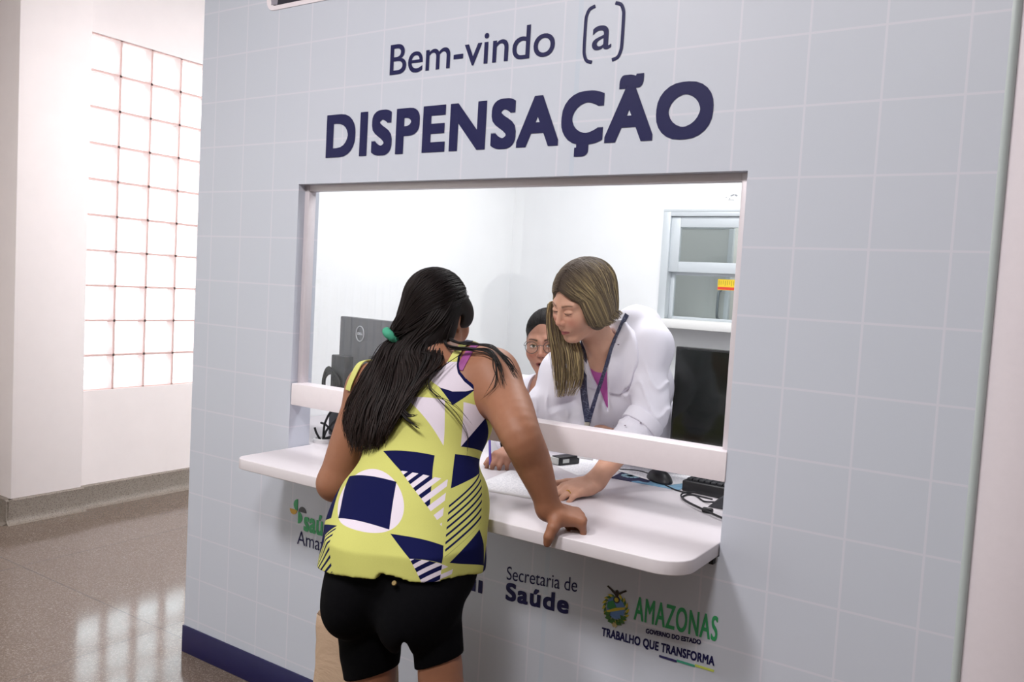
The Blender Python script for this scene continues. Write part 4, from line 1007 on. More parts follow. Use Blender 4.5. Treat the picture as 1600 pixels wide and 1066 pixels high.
def resample(P, n):
    P = np.asarray(P, float); E = np.concatenate([[2 * P[0] - P[1]], P, [2 * P[-1] - P[-2]]]); Q = []
    for t in np.linspace(0, len(P) - 1, n):
        i = min(int(t), len(P) - 2); t -= i; a, b, c, d = E[i:i + 4]
        Q.append(.5 * (2 * b + (c - a) * t + (2 * a - 5 * b + 4 * c - d) * t * t + (3 * b - a - 3 * c + d) * t ** 3))
    return np.array(Q)
def lock_tube(P, R, flat=.55, m=6, up=(.3, -.6, .7)):
    P = np.asarray(P, float); n = len(P); T_ = np.gradient(P, axis=0); T_ /= np.linalg.norm(T_, axis=1, keepdims=True) + 1e-9
    u = np.asarray(up, float); U = u - T_ * (T_ @ u)[:, None]; U /= np.linalg.norm(U, axis=1, keepdims=True) + 1e-9; Wd = np.cross(T_, U)
    a = np.linspace(0, 2 * math.pi, m, endpoint=False); R = np.asarray(R)[:, None, None]
    v = P[:, None, :] + R * (np.cos(a)[None, :, None] * Wd[:, None, :] + flat * np.sin(a)[None, :, None] * U[:, None, :])
    i = np.arange(n - 1)[:, None] * m; k = np.arange(m)[None]; k2 = (k + 1) % m
    q = np.stack([i + k, i + k2, i + m + k2, i + m + k], -1).reshape(-1, 4)
    return v.reshape(-1, 3), q
class Locks:
    def __init__(s): s.v, s.q, s.c, s.n = [], [], [], 0
    def add(s, P, R, col, **k):
        v, q = lock_tube(P, R, **k); s.v.append(v); s.q.append(q + s.n); s.n += len(v)
        c = np.asarray(col, float); m = len(v) // len(P)
        s.c.append(np.tile(c, (len(v), 1)) if c.ndim == 1 else np.repeat(c, m, 0))
    def mesh(s, v, q, col): s.v.append(v); s.q.append(q + s.n); s.c.append(col); s.n += len(v)
    def build(s, name, m, par): return arr_mesh(name, np.concatenate(s.v), np.concatenate(s.q), m, par, col=np.concatenate(s.c))
def grad(f, P, e=.002):
    g = np.stack([f(P + np.eye(3)[a] * e) - f(P - np.eye(3)[a] * e) for a in range(3)], 1); return g / (np.linalg.norm(g, axis=1, keepdims=True) + 1e-9)
def on_surface(f, P, off=0., n=6):
    P = np.array(P, float)
    for _ in range(n): P = P - (f(P) - off)[:, None] * grad(f, P) * .9
    return P
def slerp_dirs(a, b, n):
    a, b = unit(a), unit(b); w = math.acos(max(-1, min(1, a @ b))); t = np.linspace(0, 1, n)[:, None]
    return (np.sin((1 - t) * w) * a + np.sin(t * w) * b) / max(math.sin(w), 1e-6)
def on_star(f, c, D, off):
    """points along directions D from c lying off outside f"""
    R = np.full(len(D), .30)
    for _ in range(40): R = R - np.clip(f(c + D * R[:, None]) - off, -.03, .03) * .8
    return c + D * np.clip(R, .03, .3)[:, None]
def ribbon(f, pts, width, off, thick=.0012, n=24, par=None, name='strap', m=None, project=True, updir=None):
    P = resample(pts, n)
    if project == 'out': P = P + grad(f, P) * np.clip(off - f(P), 0, .03)[:, None]
    elif project: P = on_surface(f, P, off)
    N = grad(f, P) if updir is None else np.tile(unit(updir), (n, 1)); T_ = np.gradient(P, axis=0); B = np.cross(T_, N); B /= np.linalg.norm(B, axis=1, keepdims=True)
    wd = np.asarray(width) if hasattr(width, '__len__') else np.full(n, width); wd = np.interp(np.linspace(0, 1, n), np.linspace(0, 1, len(wd)), wd)[:, None] / 2
    v = np.stack([P - B * wd - N * thick, P + B * wd - N * thick, P + B * wd + N * thick, P - B * wd + N * thick], 1).reshape(-1, 3)
    q = [(4 * i + a, 4 * i + (a + 1) % 4, 4 * i + 4 + (a + 1) % 4, 4 * i + 4 + a) for i in range(n - 1) for a in range(4)] + [(3, 2, 1, 0), (4 * n - 4, 4 * n - 3, 4 * n - 2, 4 * n - 1)]
    o = arr_mesh(name, v, q, m, par); o.data.set_sharp_from_angle(angle=math.radians(50)); return o

CU, CK, SE = customer_fields(), clerk_fields(), seated_fields(); CK['z'] = .95
CAP_C, CAP_K, CAP_S = hair_caps(CU, CK, SE)
rs = np.random.RandomState(3)

# ---- the customer
v, q, col = person_body(CU, (.80, -.85, -.005), (1.85, .25, 0), 1.285, lin('#93644c'), face_paint('#8a4a42', '#1c1412', True, '#a8685a'))
cust = arr_mesh('person', v, q, SKIN, None, col=col)
tag(cust, 'person with long dark ponytail, patterned sleeveless top and black shorts, leaning on the counter', 'person')
# printed top
def top_uv(P):
    qd = P - CU['pel']; return np.stack([np.arctan2(qd @ CU['r'], qd @ CU['bk'] + .06) * .17, qd @ CU['sp']], 1)
EDGE = np.array([(-.54, .44), (-.30, .43), (-.245, .47), (-.226, .52), (-.220, .60), (-.204, .60), (-.196, .53), (-.18, .50), (-.106, .497), (-.073, .515), (-.026, .548), (-.021, .60), (-.004, .60), (.008, .555), (.018, .534), (.041, .511), (.08, .488), (.10, .473), (.16, .445), (.25, .43), (.54, .44)])
HEM = np.array([(-.54, .80), (-.30, .785), (-.208, .780), (-.192, .776), (-.122, .794), (-.033, .811), (.014, .814), (.018, .827), (.052, .821), (.075, .814), (.105, .814), (.136, .816), (.188, .808), (.289, .781), (.54, .80)])
top_solid = CU['topf']
def top_f(P):
    d = top_solid(P); uv = top_uv(P)
    fold = .0028 * np.sin(uv[:, 0] * 46 + 3 * np.sin(uv[:, 1] * 9)) * smooth_step(.34, .02, uv[:, 1])
    d = np.maximum(d + fold, uv[:, 1] - np.interp(uv[:, 0], EDGE[:, 0], EDGE[:, 1])); return np.maximum(d, np.interp(uv[:, 0], HEM[:, 0], HEM[:, 1]) - P[:, 2])
def print_material():
    m = NT('geometric print fabric', .85, 0, .1); uv = m.attr('weave', 'Vector')
    def poly(pts):
        A = sum(pts[i][0] * pts[(i + 1) % len(pts)][1] - pts[(i + 1) % len(pts)][0] * pts[i][1] for i in range(len(pts)))
        if A < 0: pts = pts[::-1]
        r = None
        for (x0, y0), (x1, y1) in zip(pts, pts[1:] + pts[:1]):
            nx, ny = -(y1 - y0), x1 - x0; l = math.hypot(nx, ny); d = m.dot(uv, (nx / l, ny / l, -(nx * x0 + ny * y0) / l)); r = d if r is None else m.math('MINIMUM', r, d)
        return m.math('GREATER_THAN', r, 0.)
    def ell(c, rx, rz):
        s = m.n('ShaderNodeVectorMath', operation='MULTIPLY_ADD'); m.put(s.inputs[0], uv); s.inputs[1].default_value = (1 / rx, 1 / rz, 0); s.inputs[2].default_value = (-c[0] / rx, -c[1] / rz, 0)
        l = m.n('ShaderNodeVectorMath', operation='LENGTH'); m.put(l.inputs[0], s.outputs[0]); return m.math('LESS_THAN', l.outputs['Value'], 1.)
    def stripes(d, period, duty, ph=0.):
        l = math.hypot(*d); return m.math('LESS_THAN', m.math('FRACT', m.dot(uv, (d[0] / l / period, d[1] / l / period, ph))), duty)
    AND = lambda a, b: m.math('MULTIPLY', a, b)
    Y, N, Wh = srgb('#bfbf6c'), srgb('#0d1140'), srgb('#d6ccd8'); c = Y
    def lay(mask, colr):
        nonlocal c; c = m.mix(mask, c, colr)
    dx, dy = m.dot(uv, (.092 / .006655, .0365 / .006655, -(.092 * -.0625 + .0365 * .158) / .006655)), m.dot(uv, (.0105 / .006655, .0765 / .006655, -(.0105 * -.0625 + .0765 * .158) / .006655))
    lay(m.math('LESS_THAN', m.math('ADD', m.math('MULTIPLY', dx, dx), m.math('MULTIPLY', dy, dy)), 1.), Wh); lay(poly([(-.158, .250), (-.021, .205), (.009, .077), (-.107, .115)]), N)
    lay(poly([(-.1, .306), (.029, .293), (.047, .225), (-.025, .237)]), N)
    s1 = stripes((-.87, .49), .0235, .45, .2); lay(poly([(-.026, .238), (.047, .226), (.066, .137)]), Wh); lay(AND(poly([(-.026, .238), (.047, .226), (.066, .137)]), s1), N)
    lay(AND(poly([(.047, .226), (.081, .226), (.097, .103), (.066, .137)]), m.math('SUBTRACT', 1., s1)), Wh)
    lay(poly([(.078, .311), (.236, .352), (.176, .290), (.099, .162)]), N)
    lay(AND(poly([(.172, .290), (.182, .146), (.117, .030), (.099, .162)]), stripes((-.87, .49), .0112, .36, .1)), N)
    lay(poly([(.179, .127), (.236, .062), (.129, .022)]), N)
    lay(poly([(-.215, .145), (-.092, .090), (-.195, .050), (-.225, .058)]), N)
    lay(AND(poly([(-.09, .084), (-.074, -.02), (-.20, -.01), (-.205, .048)]), stripes((-.44, .90), .0165, .40, .35)), N)
    lay(poly([(-.179, .255), (-.143, .129), (-.215, .151), (-.215, .22)]), N)
    lay(poly([(.014, .067), (.110, .057), (.115, .014), (.062, .010)]), N)
    s7 = stripes((-.72, .69), .0165, .5, .1); t7 = poly([(.062, .010), (.116, .013), (.125, -.04), (.098, -.04)]); lay(t7, Wh); lay(AND(t7, s7), N)
    lay(AND(poly([(.116, .013), (.141, .013), (.141, -.03), (.125, -.04)]), s7), Wh)
    lay(poly([(-.087, .454), (.009, .444), (.039, .327)]), Wh)
    lay(poly([(.055, .447), (.125, .452), (.150, .42), (.088, .337)]), Wh); lay(poly([(.137, .432), (.245, .375), (.088, .338)]), N)
    lay(poly([(-.036, .500), (.076, .486), (.031, .432)]), N); w3 = poly([(-.060, .519), (-.030, .56), (.055, .56), (.080, .487), (.052, .476), (.020, .470), (-.012, .478), (-.038, .496)]); lay(w3, Wh)
    lay(poly([(-.230, .54), (-.115, .453), (-.107, .373), (-.215, .400)]), N)
    lay(poly([(.255, .36), (.30, .36), (.29, .22), (.245, .24)]), N); lay(poly([(.235, .16), (.29, .18), (.29, .10), (.232, .11)]), Wh); lay(poly([(.228, .11), (.29, .10), (.29, .02), (.236, .05)]), N)
    lay(poly([(.30, .40), (.42, .38), (.36, .20)]), Wh); lay(poly([(-.30, .40), (-.42, .38), (-.36, .20)]), N); lay(ell((.48, .2), .05, .07), N)
    # bound neckline and armhole edges
    rim = m.attr('rim', 'Fac'); u_ = m.dot(uv, (1, 0, 0)); nearrim = m.math('LESS_THAN', rim, .0105)
    isY = m.math('MULTIPLY', m.math('GREATER_THAN', u_, -.079), m.math('LESS_THAN', u_, -.050)); lay(nearrim, N); lay(m.math('MULTIPLY', nearrim, isY), Y)
    lay(m.math('MULTIPLY', nearrim, m.math('MULTIPLY', m.math('GREATER_THAN', u_, .085), m.math('LESS_THAN', u_, .30))), Y)
    f = m.noise(420., 2., .5, m.objc()); c = m.mix(m.math('MULTIPLY', f, .10), c, (.01, .01, .02, 1)); m.base(c)
    m.bump(m.noise(700., 2., .5, m.objc()), .12, .0006); return m.m
lo = CU['pel'] + V(-.45, -.40, -.20); hi = CU['pel'] + V(.42, .55, .62)
top = cloth('sleeveless_top', top_f, lo, hi, .0034, print_material(), cust, 2, top_uv)
_v = np.empty(len(top.data.vertices) * 3); top.data.vertices.foreach_get('co', _v); _uv = top_uv(_v.reshape(-1, 3))
top.data.attributes.new('rim', 'FLOAT', 'POINT').data.foreach_set('value', (np.interp(_uv[:, 0], EDGE[:, 0], EDGE[:, 1]) - _uv[:, 1]).astype(np.float32))
yel = mat('yellow strap fabric', '#c1c16e', .75); nav = mat('navy binding fabric', '#0b0e30', .7); both = Field(); both.L = CU['body'].L + [x for x in CU['top'].L]
bodyf = CU['body']
ribbon(bodyf, [(1.322, -.232, 1.268), (1.319, -.210, 1.293), (1.314, -.180, 1.308), (1.312, -.140, 1.318), (1.315, -.08, 1.28)], .019, .0075, par=top, name='strap', m=yel)
ribbon(bodyf, [(1.314, -.165, 1.312), (1.312, -.142, 1.318)], .0205, .0092, n=8, par=top, name='strap_patch', m=nav)
ribbon(bodyf, [(1.018, -.290, 1.165), (1.024, -.268, 1.205), (1.008, -.221, 1.236), (1.00, -.16, 1.225), (1.02, -.11, 1.18)], .020, .008, par=top, name='strap', m=yel)
ribbon(bodyf, [(1.335, -.120, 1.318), (1.342, -.165, 1.310), (1.350, -.205, 1.285), (1.350, -.232, 1.250)], [.014, .022, .026, .02], .0015, par=cust, name='bra_strap', m=mat('magenta strap fabric', '#8d3f80', .6))
# shorts
def shorts_f(P):
    d = CU['shorts'](P) - .007; hz = np.interp(top_uv(P)[:, 0], HEM[:, 0], HEM[:, 1])
    d = np.where(P[:, 2] > hz + .003, np.maximum(d, top_solid(P) + .008), d)
    return np.maximum(d, .536 + (P[:, 0] - 1.34) * .42 - P[:, 2])
shorts = cloth('shorts', shorts_f, (1.05, -.85, .42), (1.75, -.2, .92), .004, mat('black shorts fabric', '#060609', .9, spec=.08, bump=.15, gscale=300), cust, 3)
mb = MB(); mb.lathe([(.001, .003), (.005, .003), (.0062, .001), (.0062, 0), (.001, 0)], m=18, M=Matrix.Translation((1.469, -.592, .809)) @ Vector(CU['bk']).to_track_quat('Z', 'Y').to_matrix().to_4x4()); mb.build('rivet', mat('brass rivet', '#6f5d38', .5, .6), shorts)
for an in (CU['anL'], CU['anR']):
    F = Field(); F.cap(an + V(0, -.035, -.045), an + V(-.02, .15, -.058), .033, .025, k=.02); F.cap(an + V(.02, .05, -.05), an + V(.01, .15, -.058), .029, .023, k=.02)
    cloth('shoe', F, an - V(.1, .12, .1), an + V(.1, .22, .02), .0045, mat('black shoe leather', '#18181b', .5), cust, 2, keep=lambda c, z=an[2]: c[:, 2] < z - .035)
# hair: close cap, combed strands towards the tie, ponytail and loose wisps
HB = Locks(); blackhair = lin('#120c0c'); warm = lin('#241713')
v, q = mesh_sdf(CAP_C, CU['hc'] - .16, CU['hc'] + .16, .003); HB.mesh(v, q, np.tile(blackhair, (len(v), 1)))
hc, M = CU['hc'], CU['HM']; cc = hc + M @ V(0, -.02, .02); tie = V(1.128, -.240, 1.326); TL = (tie - cc) @ M
for i in range(620):
    az = math.radians(rs.uniform(-130, 150)); el = math.radians(36 - 34 * min(abs(az) / 1.7, 1.3) + rs.uniform(-3, 4))
    if i % 3 == 0: el += math.radians(rs.uniform(5, 60)); D0 = V(math.sin(az) * math.cos(el), math.cos(az) * math.cos(el), math.sin(el))
    mid = unit(unit(D0) + unit(TL) + V(.35 if az > .3 else -.05, -.45, .15)); D = np.concatenate([slerp_dirs(D0, mid, 9)[:-1], slerp_dirs(mid, TL, 9)])
    P = on_star(CAP_C, cc, D @ M.T, .0012 + rs.uniform(-.001, .0018)); P[-4:] += np.linspace(0, 1, 4)[:, None] * (tie + rs.normal(0, .006, 3) - P[-1]); P = resample(P, 22)
    r = rs.uniform(.0012, .0026); HB.add(P, r * np.interp(np.linspace(0, 1, 22), [0, .15, .8, 1], [.2, 1, 1, .8]), blackhair * rs.uniform(.7, 1.3) + warm * rs.uniform(0, .25), up=tuple(M @ V(0, -.5, .8)))
GU = [[(1.063, -.215, 1.283), (1.070, -.290, 1.216), (1.040, -.308, 1.143), (1.020, -.310, 1.078), (1.040, -.303, 1.020)],
      [(1.105, -.256, 1.285), (1.130, -.320, 1.210), (1.120, -.355, 1.130), (1.120, -.375, 1.070), (1.125, -.385, 1.022)],
      [(1.150, -.270, 1.275), (1.180, -.335, 1.200), (1.185, -.375, 1.125), (1.190, -.395, 1.066), (1.185, -.400, 1.024)],
      [(1.185, -.275, 1.275), (1.225, -.335, 1.200), (1.232, -.378, 1.130), (1.240, -.405, 1.075), (1.235, -.410, 1.040)],
      [(1.215, -.265, 1.300), (1.255, -.298, 1.245), (1.268, -.344, 1.185), (1.268, -.382, 1.130), (1.262, -.402, 1.090)],
      [(1.275, -.215, 1.305), (1.308, -.265, 1.268), (1.300, -.315, 1.226), (1.283, -.358, 1.172), (1.268, -.380, 1.140)]]
starts = [tie + V(-.012, 0, -.004), tie + V(-.004, -.004, -.01), tie + V(.01, 0, -.012), V(1.160, -.225, 1.340), V(1.205, -.205, 1.360), V(1.262, -.165, 1.345)]
SA = [(tie + V(-.010, .012, .006),), (tie + V(-.002, .010, .004),), (tie + V(.010, .012, .004),)]
CB = [V(*p_) for p_ in ((1.256, -.206, 1.444), (1.271, -.163, 1.452), (1.271, -.122, 1.447), (1.237, -.239, 1.380), (1.269, -.219, 1.382), (1.283, -.186, 1.371))]
GU = [np.concatenate([[SA[k_][0] if k_ < 3 else CB[k_ - 3]], [s_ if k_ < 3 else CB[k_]], g]) for k_, (s_, g) in enumerate(zip(starts, np.array(GU)))]
bkv = CU['bk']
for i in range(1150):
    t = rs.beta(1.05, 1.0) * 4.999; k = int(t); t -= k; g = GU[k] * (1 - t) + GU[k + 1] * t
    lift = rs.uniform(.0, .030) * math.sin(math.pi * min(1, (k + t) / 5 + .12)); g = g + np.array([0, 0, .3, .6, .8, .8, .7])[:, None] * bkv * lift
    g = g + rs.normal(0, .0035, g.shape) * np.array([.5, .5, 1, 1, 1, 1.3, 1.8])[:, None]; L_ = rs.uniform(.86, 1.03) if k > 0 else rs.uniform(.80, 1.0); P = resample(g, 40)[:int(40 * min(L_, 1))]
    n = len(P); r = rs.uniform(.0009, .0024); HB.add(P, r * np.interp(np.linspace(0, 1, n), [0, .08, .8, 1], [.2, 1, .9, .15]), np.linspace(0, 1, n)[:, None] * warm * rs.uniform(.2, 1.) + blackhair * rs.uniform(.6, 1.2), up=tuple(bkv))
UB = Field(); UB.L = CU['body'].L + CU['top'].L
def wisp(P, r, nn=1, jit=.003, n=34):
    for _ in range(nn):
        g = resample(np.array(P) + rs.normal(0, jit, (len(P), 3)) * np.linspace(.2, 1, len(P))[:, None], n) + bkv * .004
        d_ = UB(g); g = g + grad(UB, g) * np.clip(.0035 - d_, -.004, .02)[:, None]
        HB.add(g, r * rs.uniform(.7, 1.2) * np.interp(np.linspace(0, 1, n), [0, .1, .7, 1], [.6, 1, .8, .1]), blackhair * rs.uniform(.7, 1.4), up=tuple(bkv))
wisp([(1.25, -.262, 1.29), (1.265, -.273, 1.278), (1.272, -.330, 1.214), (1.262, -.362, 1.172), (1.29, -.378, 1.139), (1.341, -.378, 1.112)], .003, 8)
wisp([(1.24, -.262, 1.29), (1.273, -.268, 1.285), (1.281, -.328, 1.215), (1.272, -.365, 1.165), (1.300, -.374, 1.140), (1.326, -.370, 1.142)], .003, 8)
wisp([(1.235, -.165, 1.345), (1.285, -.190, 1.326), (1.345, -.185, 1.318), (1.415, -.190, 1.315), (1.472, -.192, 1.283), (1.505, -.19, 1.248)], .0022, 12, .005)
wisp([(1.235, -.175, 1.340), (1.295, -.215, 1.312), (1.362, -.210, 1.309), (1.422, -.208, 1.305), (1.462, -.218, 1.272), (1.49, -.24, 1.225)], .0020, 9, .006)
wisp([(1.40, -.20, 1.310), (1.455, -.22, 1.285), (1.475, -.25, 1.235), (1.452, -.272, 1.195)], .0014, 4, .005)
wisp([(1.346, -.225, 1.295), (1.318, -.290, 1.25), (1.321, -.318, 1.219), (1.362, -.325, 1.183), (1.414, -.306, 1.147), (1.441, -.300, 1.085), (1.43, -.31, 1.03)], .0009, 3, .006)
wisp([(1.30, -.24, 1.295), (1.30, -.30, 1.225), (1.34, -.325, 1.195), (1.405, -.312, 1.17), (1.45, -.29, 1.13)], .0009, 2, .006)
HB.build('hair', HAIR, cust)
F = Field(); tdir = unit(GU[1][2] - GU[1][1])
for k in range(9):
    a = 2 * math.pi * k / 9; e1 = unit(np.cross(tdir, V(0, 0, 1))); e2 = np.cross(tdir, e1); F.ell(tie + V(-.008, -.006, .0) + (e1 * math.cos(a) + e2 * math.sin(a)) * .0165, (.0115 + .003 * (k % 2), .0110, .0125), k=.005)
v, q = mesh_sdf(F, tie - .05, tie + .05, .0018); arr_mesh('hair_tie', v, q, mat('green scrunchie', '#3f9a7c', .8, bump=.4, gscale=200), cust)

# ---- the standing clerk
v, q, col = person_body(CK, (1.05, -.02, -.005), (1.85, 1.15, 0), 1.320, lin('#cf9f88'), face_paint('#a8565a', '#6b4d3c', False, '#c87a6a'))
clerk = arr_mesh('person', v, q, SKIN, None, col=col)
tag(clerk, 'person with long streaked blond hair in a white coat, standing bent over the papers', 'person')
coatm = mat('white coat cloth', '#dcd9e4', .75, spec=.2, bump=.08, gscale=400)
neckf = Field(); neckf.cap(CK['nkb'] - CK['sp'] * .02, CK['hc'] + CK['HM'] @ V(0, -.02, -.06), .058, .056)
def vcut(P, grow=0.):
    qd = P - CK['che']; u, w, s_ = qd @ CK['r'], qd @ CK['fr'], qd @ CK['sp']; half = np.clip((s_ - .060) / .15, 0, 1) * .034 + np.clip((s_ - .20) / .06, 0, 1) * .03 + grow
    return np.where((w > -.03) & (s_ > .055 - grow), half - np.abs(u - .020 + (s_ - .07) * .12), -.05)
def coat_f(P):
    d = CK['coat'](P); qd = P - CK['che']; u, w, s_ = qd @ CK['r'], qd @ CK['fr'], qd @ CK['sp']
    fold = (.0013 * np.sin(s_ * 62 + u * 48 + w * 30 + 2.2 * np.sin(u * 22 + w * 15)) + .0007 * np.sin(s_ * 120 - u * 70 + 3 * np.sin(w * 28))) * smooth_step(.05, .12, np.abs(u))
    for a_, b_ in ((CK['shL'], CK['elL']), (CK['shR'], CK['elR'])):      # creases across the sleeves
        e_ = unit(b_ - a_); q_ = P - a_; t_ = q_ @ e_; r_ = np.linalg.norm(q_ - t_[:, None] * e_, axis=1); sd = q_ @ unit(np.cross(e_, V(.3, -1, .2)))
        d = d - .0062 * np.maximum(0, 1 - np.abs(np.sin(t_ * 36 + sd * 26 + 1.3 * np.sin(sd * 60)))) ** 2.2 * smooth_step(.04, .12, t_) * (1 - smooth_step(.26, .34, t_)) * (r_ < .10)
    d = d + fold; d = np.maximum(d, -neckf(P)); d = np.maximum(d, vcut(P)); return np.maximum(d, .60 - P[:, 2])
coat = cloth('white_coat', coat_f, (1.05, .10, .58), (1.85, 1.2, 1.52), .0036, coatm, clerk, 2)
def collar_f(P):
    d = CK['coat'](P) - .007; c0 = CK['nkb'] + CK['sp'] * .0 + V(.015, .02, .0); r_ = np.linalg.norm(P - c0, axis=1)
    qd = P - CK['che']; u, w, s_ = qd @ CK['r'], qd @ CK['fr'], qd @ CK['sp']
    d = np.maximum(d, r_ - (.122 + .003 * np.sin(u * 130))); d = np.maximum(d, -(neckf(P) + .001)); d = np.maximum(d, vcut(P, .004)); return np.maximum(d, .10 - s_)
collar = cloth('collar', collar_f, CK['nkb'] - .18, CK['nkb'] + .18, .0030, coatm, coat, 2)
blf = lambda P: np.maximum(np.maximum(CK['torso'](P) - .004, -(neckf(P) - .0005)), np.linalg.norm(P - CK['che'] - CK['TB'] @ V(.01, .06, .12), axis=1) - .135)
cloth('blouse', blf, CK['che'] - .2, CK['che'] + .32, .004, mat('pink blouse cloth', '#b0509c', .7, bump=.2, gscale=300), clerk, 2)
e0 = CK['elL'] * .93 + CK['wrL'] * .07; ev = unit(CK['wrL'] - CK['elL'])
F = Field(); F.cap(e0, e0 + ev * .032, .0645, .0625, k=.003)
cloth('turned_cuff', lambda P: np.maximum(F(P), np.maximum(-((P - e0) @ ev) - .004, (P - e0) @ ev - .036)), e0 - .09, e0 + .09, .0030, coatm, coat, 1)
coatS = Field(); coatS.L = CK['coat'].L
for p in ((1.453, .427, 1.361), (1.475, .40, 1.350), (1.508, .363, 1.336), (1.520, .350, 1.318), (1.597, .310, 1.054), (1.575, .305, 1.056), (1.554, .312, 1.057), (1.614, .317, 1.071)):
    pp_ = on_surface(coatS, [p], .0078)[0]; nn_ = grad(coatS, pp_[None])[0]; rot = Vector(nn_).to_track_quat('Z', 'Y').to_matrix().to_4x4(); mb = MB()
    mb.lathe([(.0003, .0006), (.0014, .0005), (.0020, 0), (.0003, -.0004)], m=12, M=Matrix.Translation(pp_) @ rot @ Matrix.Diagonal((1.7, 1., 1., 1.))); mb.build('embroidery_eyelet', mat('grey embroidery thread', '#6d5f6c', .7), coat)
bp = on_surface(coatS, [CK['che'] + CK['TB'] @ V(-.005, .14, .02)], .002)[0]
mb = MB(); mb.lathe([(.001, .003), (.006, .0032), (.007, .0015), (.007, 0), (.001, 0)], m=18, M=Matrix.Translation(bp) @ Vector(CK['fr']).to_track_quat('Z', 'Y').to_matrix().to_4x4()); mb.build('button', mat('pearl button', '#f1eff2', .25), coat)
for s in (-1, 1):
    kn = V(1.5 - s * .09, .90, .46); an = V(1.5 - s * .09, .96, .08); F = Field(); F.chain([CK['pel'] - CK['r'] * s * .085 - V(0, 0, .05), kn, an + V(0, 0, .03)], [.098, .075, .060], k=.03)
    cloth('trouser_leg', F, an + V(-.15, -.2, -.02), an + V(.15, .15, .85), .007, mat('white trouser cloth', '#e6e4ea', .8), clerk, 2, keep=lambda c: c[:, 2] > .075)
    F = Field(); F.cap(an + V(0, .03, -.045), an + V(0, -.15, -.053), .034, .026, k=.02); cloth('shoe', F, an - V(.08, .22, .1), an + V(.08, .1, .03), .005, mat('white shoe leather', '#dcdadd', .5), clerk, 2)
# streaked hair
HB = Locks(); rootc, gold, ash = lin('#3b2f2a'), lin('#bba679'), lin('#655748')
v, q = mesh_sdf(CAP_K, CK['hc'] - .15, CK['hc'] + .15, .0028); HB.mesh(v, q, np.tile(ash * .8, (len(v), 1)))
hc, M = CK['hc'], CK['HM']; cc = hc + M @ V(0, -.02, .02)
def streak(n, bright): t = np.linspace(0, 1, n)[:, None]; w = smooth_step(.02, .40, t) * bright; return (rootc * .8 + ash * .25) * (1 - w) + (gold * bright + ash * (1 - bright)) * w
for i in range(850):       # her left side, swept back into the collar
    b = rs.uniform(0, 1); a = float(np.clip(b ** 1.2 + .07 * rs.randn(), 0, 1)); o_ = V(0, -.02, .02)
    D0 = V(.003 * rs.randn() - .004, .104 - .175 * a, .078 + .044 * math.sin(min(a * 2.2, 1.57))) - o_
    D1 = V(-.088, .098 - .175 * b, .030 - .005 * b) - o_; D2 = V(-.086, .058 - .145 * b, -.062) - o_
    D = np.concatenate([slerp_dirs(D0, D1, 9)[:-1], slerp_dirs(D1, D2, 8)]); P = on_star(CAP_K, cc, D @ M.T, .0008 + rs.uniform(0, .0045))
    E = resample([(1.500, .236, 1.374), (1.510, .285, 1.372), (1.522, .322, 1.384), (1.531, .352, 1.412)], 50)[int(b * 49)] + rs.normal(0, .003, 3)
    P = resample(np.concatenate([P, [P[-1] * .45 + E * .55 + V(.002, 0, .004), E]]), 30); n = int(30 * rs.uniform(.9, 1)); P = P[:n]
    r = rs.uniform(.0010, .0022); HB.add(P, r * np.interp(np.linspace(0, 1, n), [0, .08, .85, 1], [.5, 1, 1, .25]), streak(n, float(np.clip(rs.beta(1.1, 1.3), 0, 1))), up=tuple(M @ V(-.8, -.1, .5)))
for i in range(260):       # back of the head
    a = rs.uniform(.3, 1); b = rs.uniform(0, 1); o_ = V(0, -.02, .02); D0 = V(.0, .094 - .165 * a, .092 + .030 * math.sin(min(a * 2.2, 1.57))) - o_
    D1 = V(-.088 + .15 * b, -.075 - .03 * math.sin(b * 3.1), .030) - o_; D2 = V(-.080 + .13 * b, -.085, -.080) - o_
    P = on_star(CAP_K, cc, np.concatenate([slerp_dirs(D0, D1, 10)[:-1], slerp_dirs(D1, D2, 9)]) @ M.T, .0008 + rs.uniform(0, .004)); n = len(P)
    HB.add(P, rs.uniform(.0012, .0024) * np.interp(np.linspace(0, 1, n), [0, .1, .9, 1], [.5, 1, 1, .4]), streak(n, float(np.clip(rs.beta(1.1, 1.3), 0, 1))), up=tuple(M @ V(0, -.9, .4)))
outer = np.array([(1.331, .235, 1.430), (1.333, .228, 1.368), (1.350, .235, 1.270), (1.360, .242, 1.188), (1.372, .245, 1.122)]); inner = np.array([(1.372, .318, 1.435), (1.392, .305, 1.340), (1.428, .285, 1.272), (1.436, .275, 1.200), (1.405, .262, 1.132)])
for i in range(900):       # her right side, falling free
    b = rs.uniform(0, 1); a = float(np.clip(b ** 1.2 + .07 * rs.randn(), 0, 1)); o_ = V(0, -.02, .02)
    D0 = V(.004 + .003 * rs.randn(), .104 - .175 * a, .078 + .044 * math.sin(min(a * 2.2, 1.57))) - o_; D1 = V(.080, .096 - .16 * b, .052) - o_; D2 = V(.086, .056 - .09 * b, .0) - o_
    D = np.concatenate([slerp_dirs(D0, D1, 8)[:-1], slerp_dirs(D1, D2, 5)]); P = on_star(CAP_K, cc, D @ M.T, .0008 + rs.uniform(0, .004))
    lk = math.sin(b * 37) * .004; g = outer * (1 - b) + inner * b + rs.normal(0, .0022, (5, 3)) + V(0, 1, 0) * rs.uniform(-.012, .02) + np.array([0, .3, 1, 1.3, 1.6])[:, None] * V(lk, 0, 0)
    P = resample(np.concatenate([P, g]), 44); n = int(44 * rs.uniform(.86, 1.)); P = P[:n]
    r = rs.uniform(.0009, .0022); HB.add(P, r * np.interp(np.linspace(0, 1, n), [0, .06, .85, 1], [.5, 1, .95, .15]), streak(n, float(np.clip(rs.beta(1.6, 1.1), 0, 1))), up=(.4, -.8, .2))
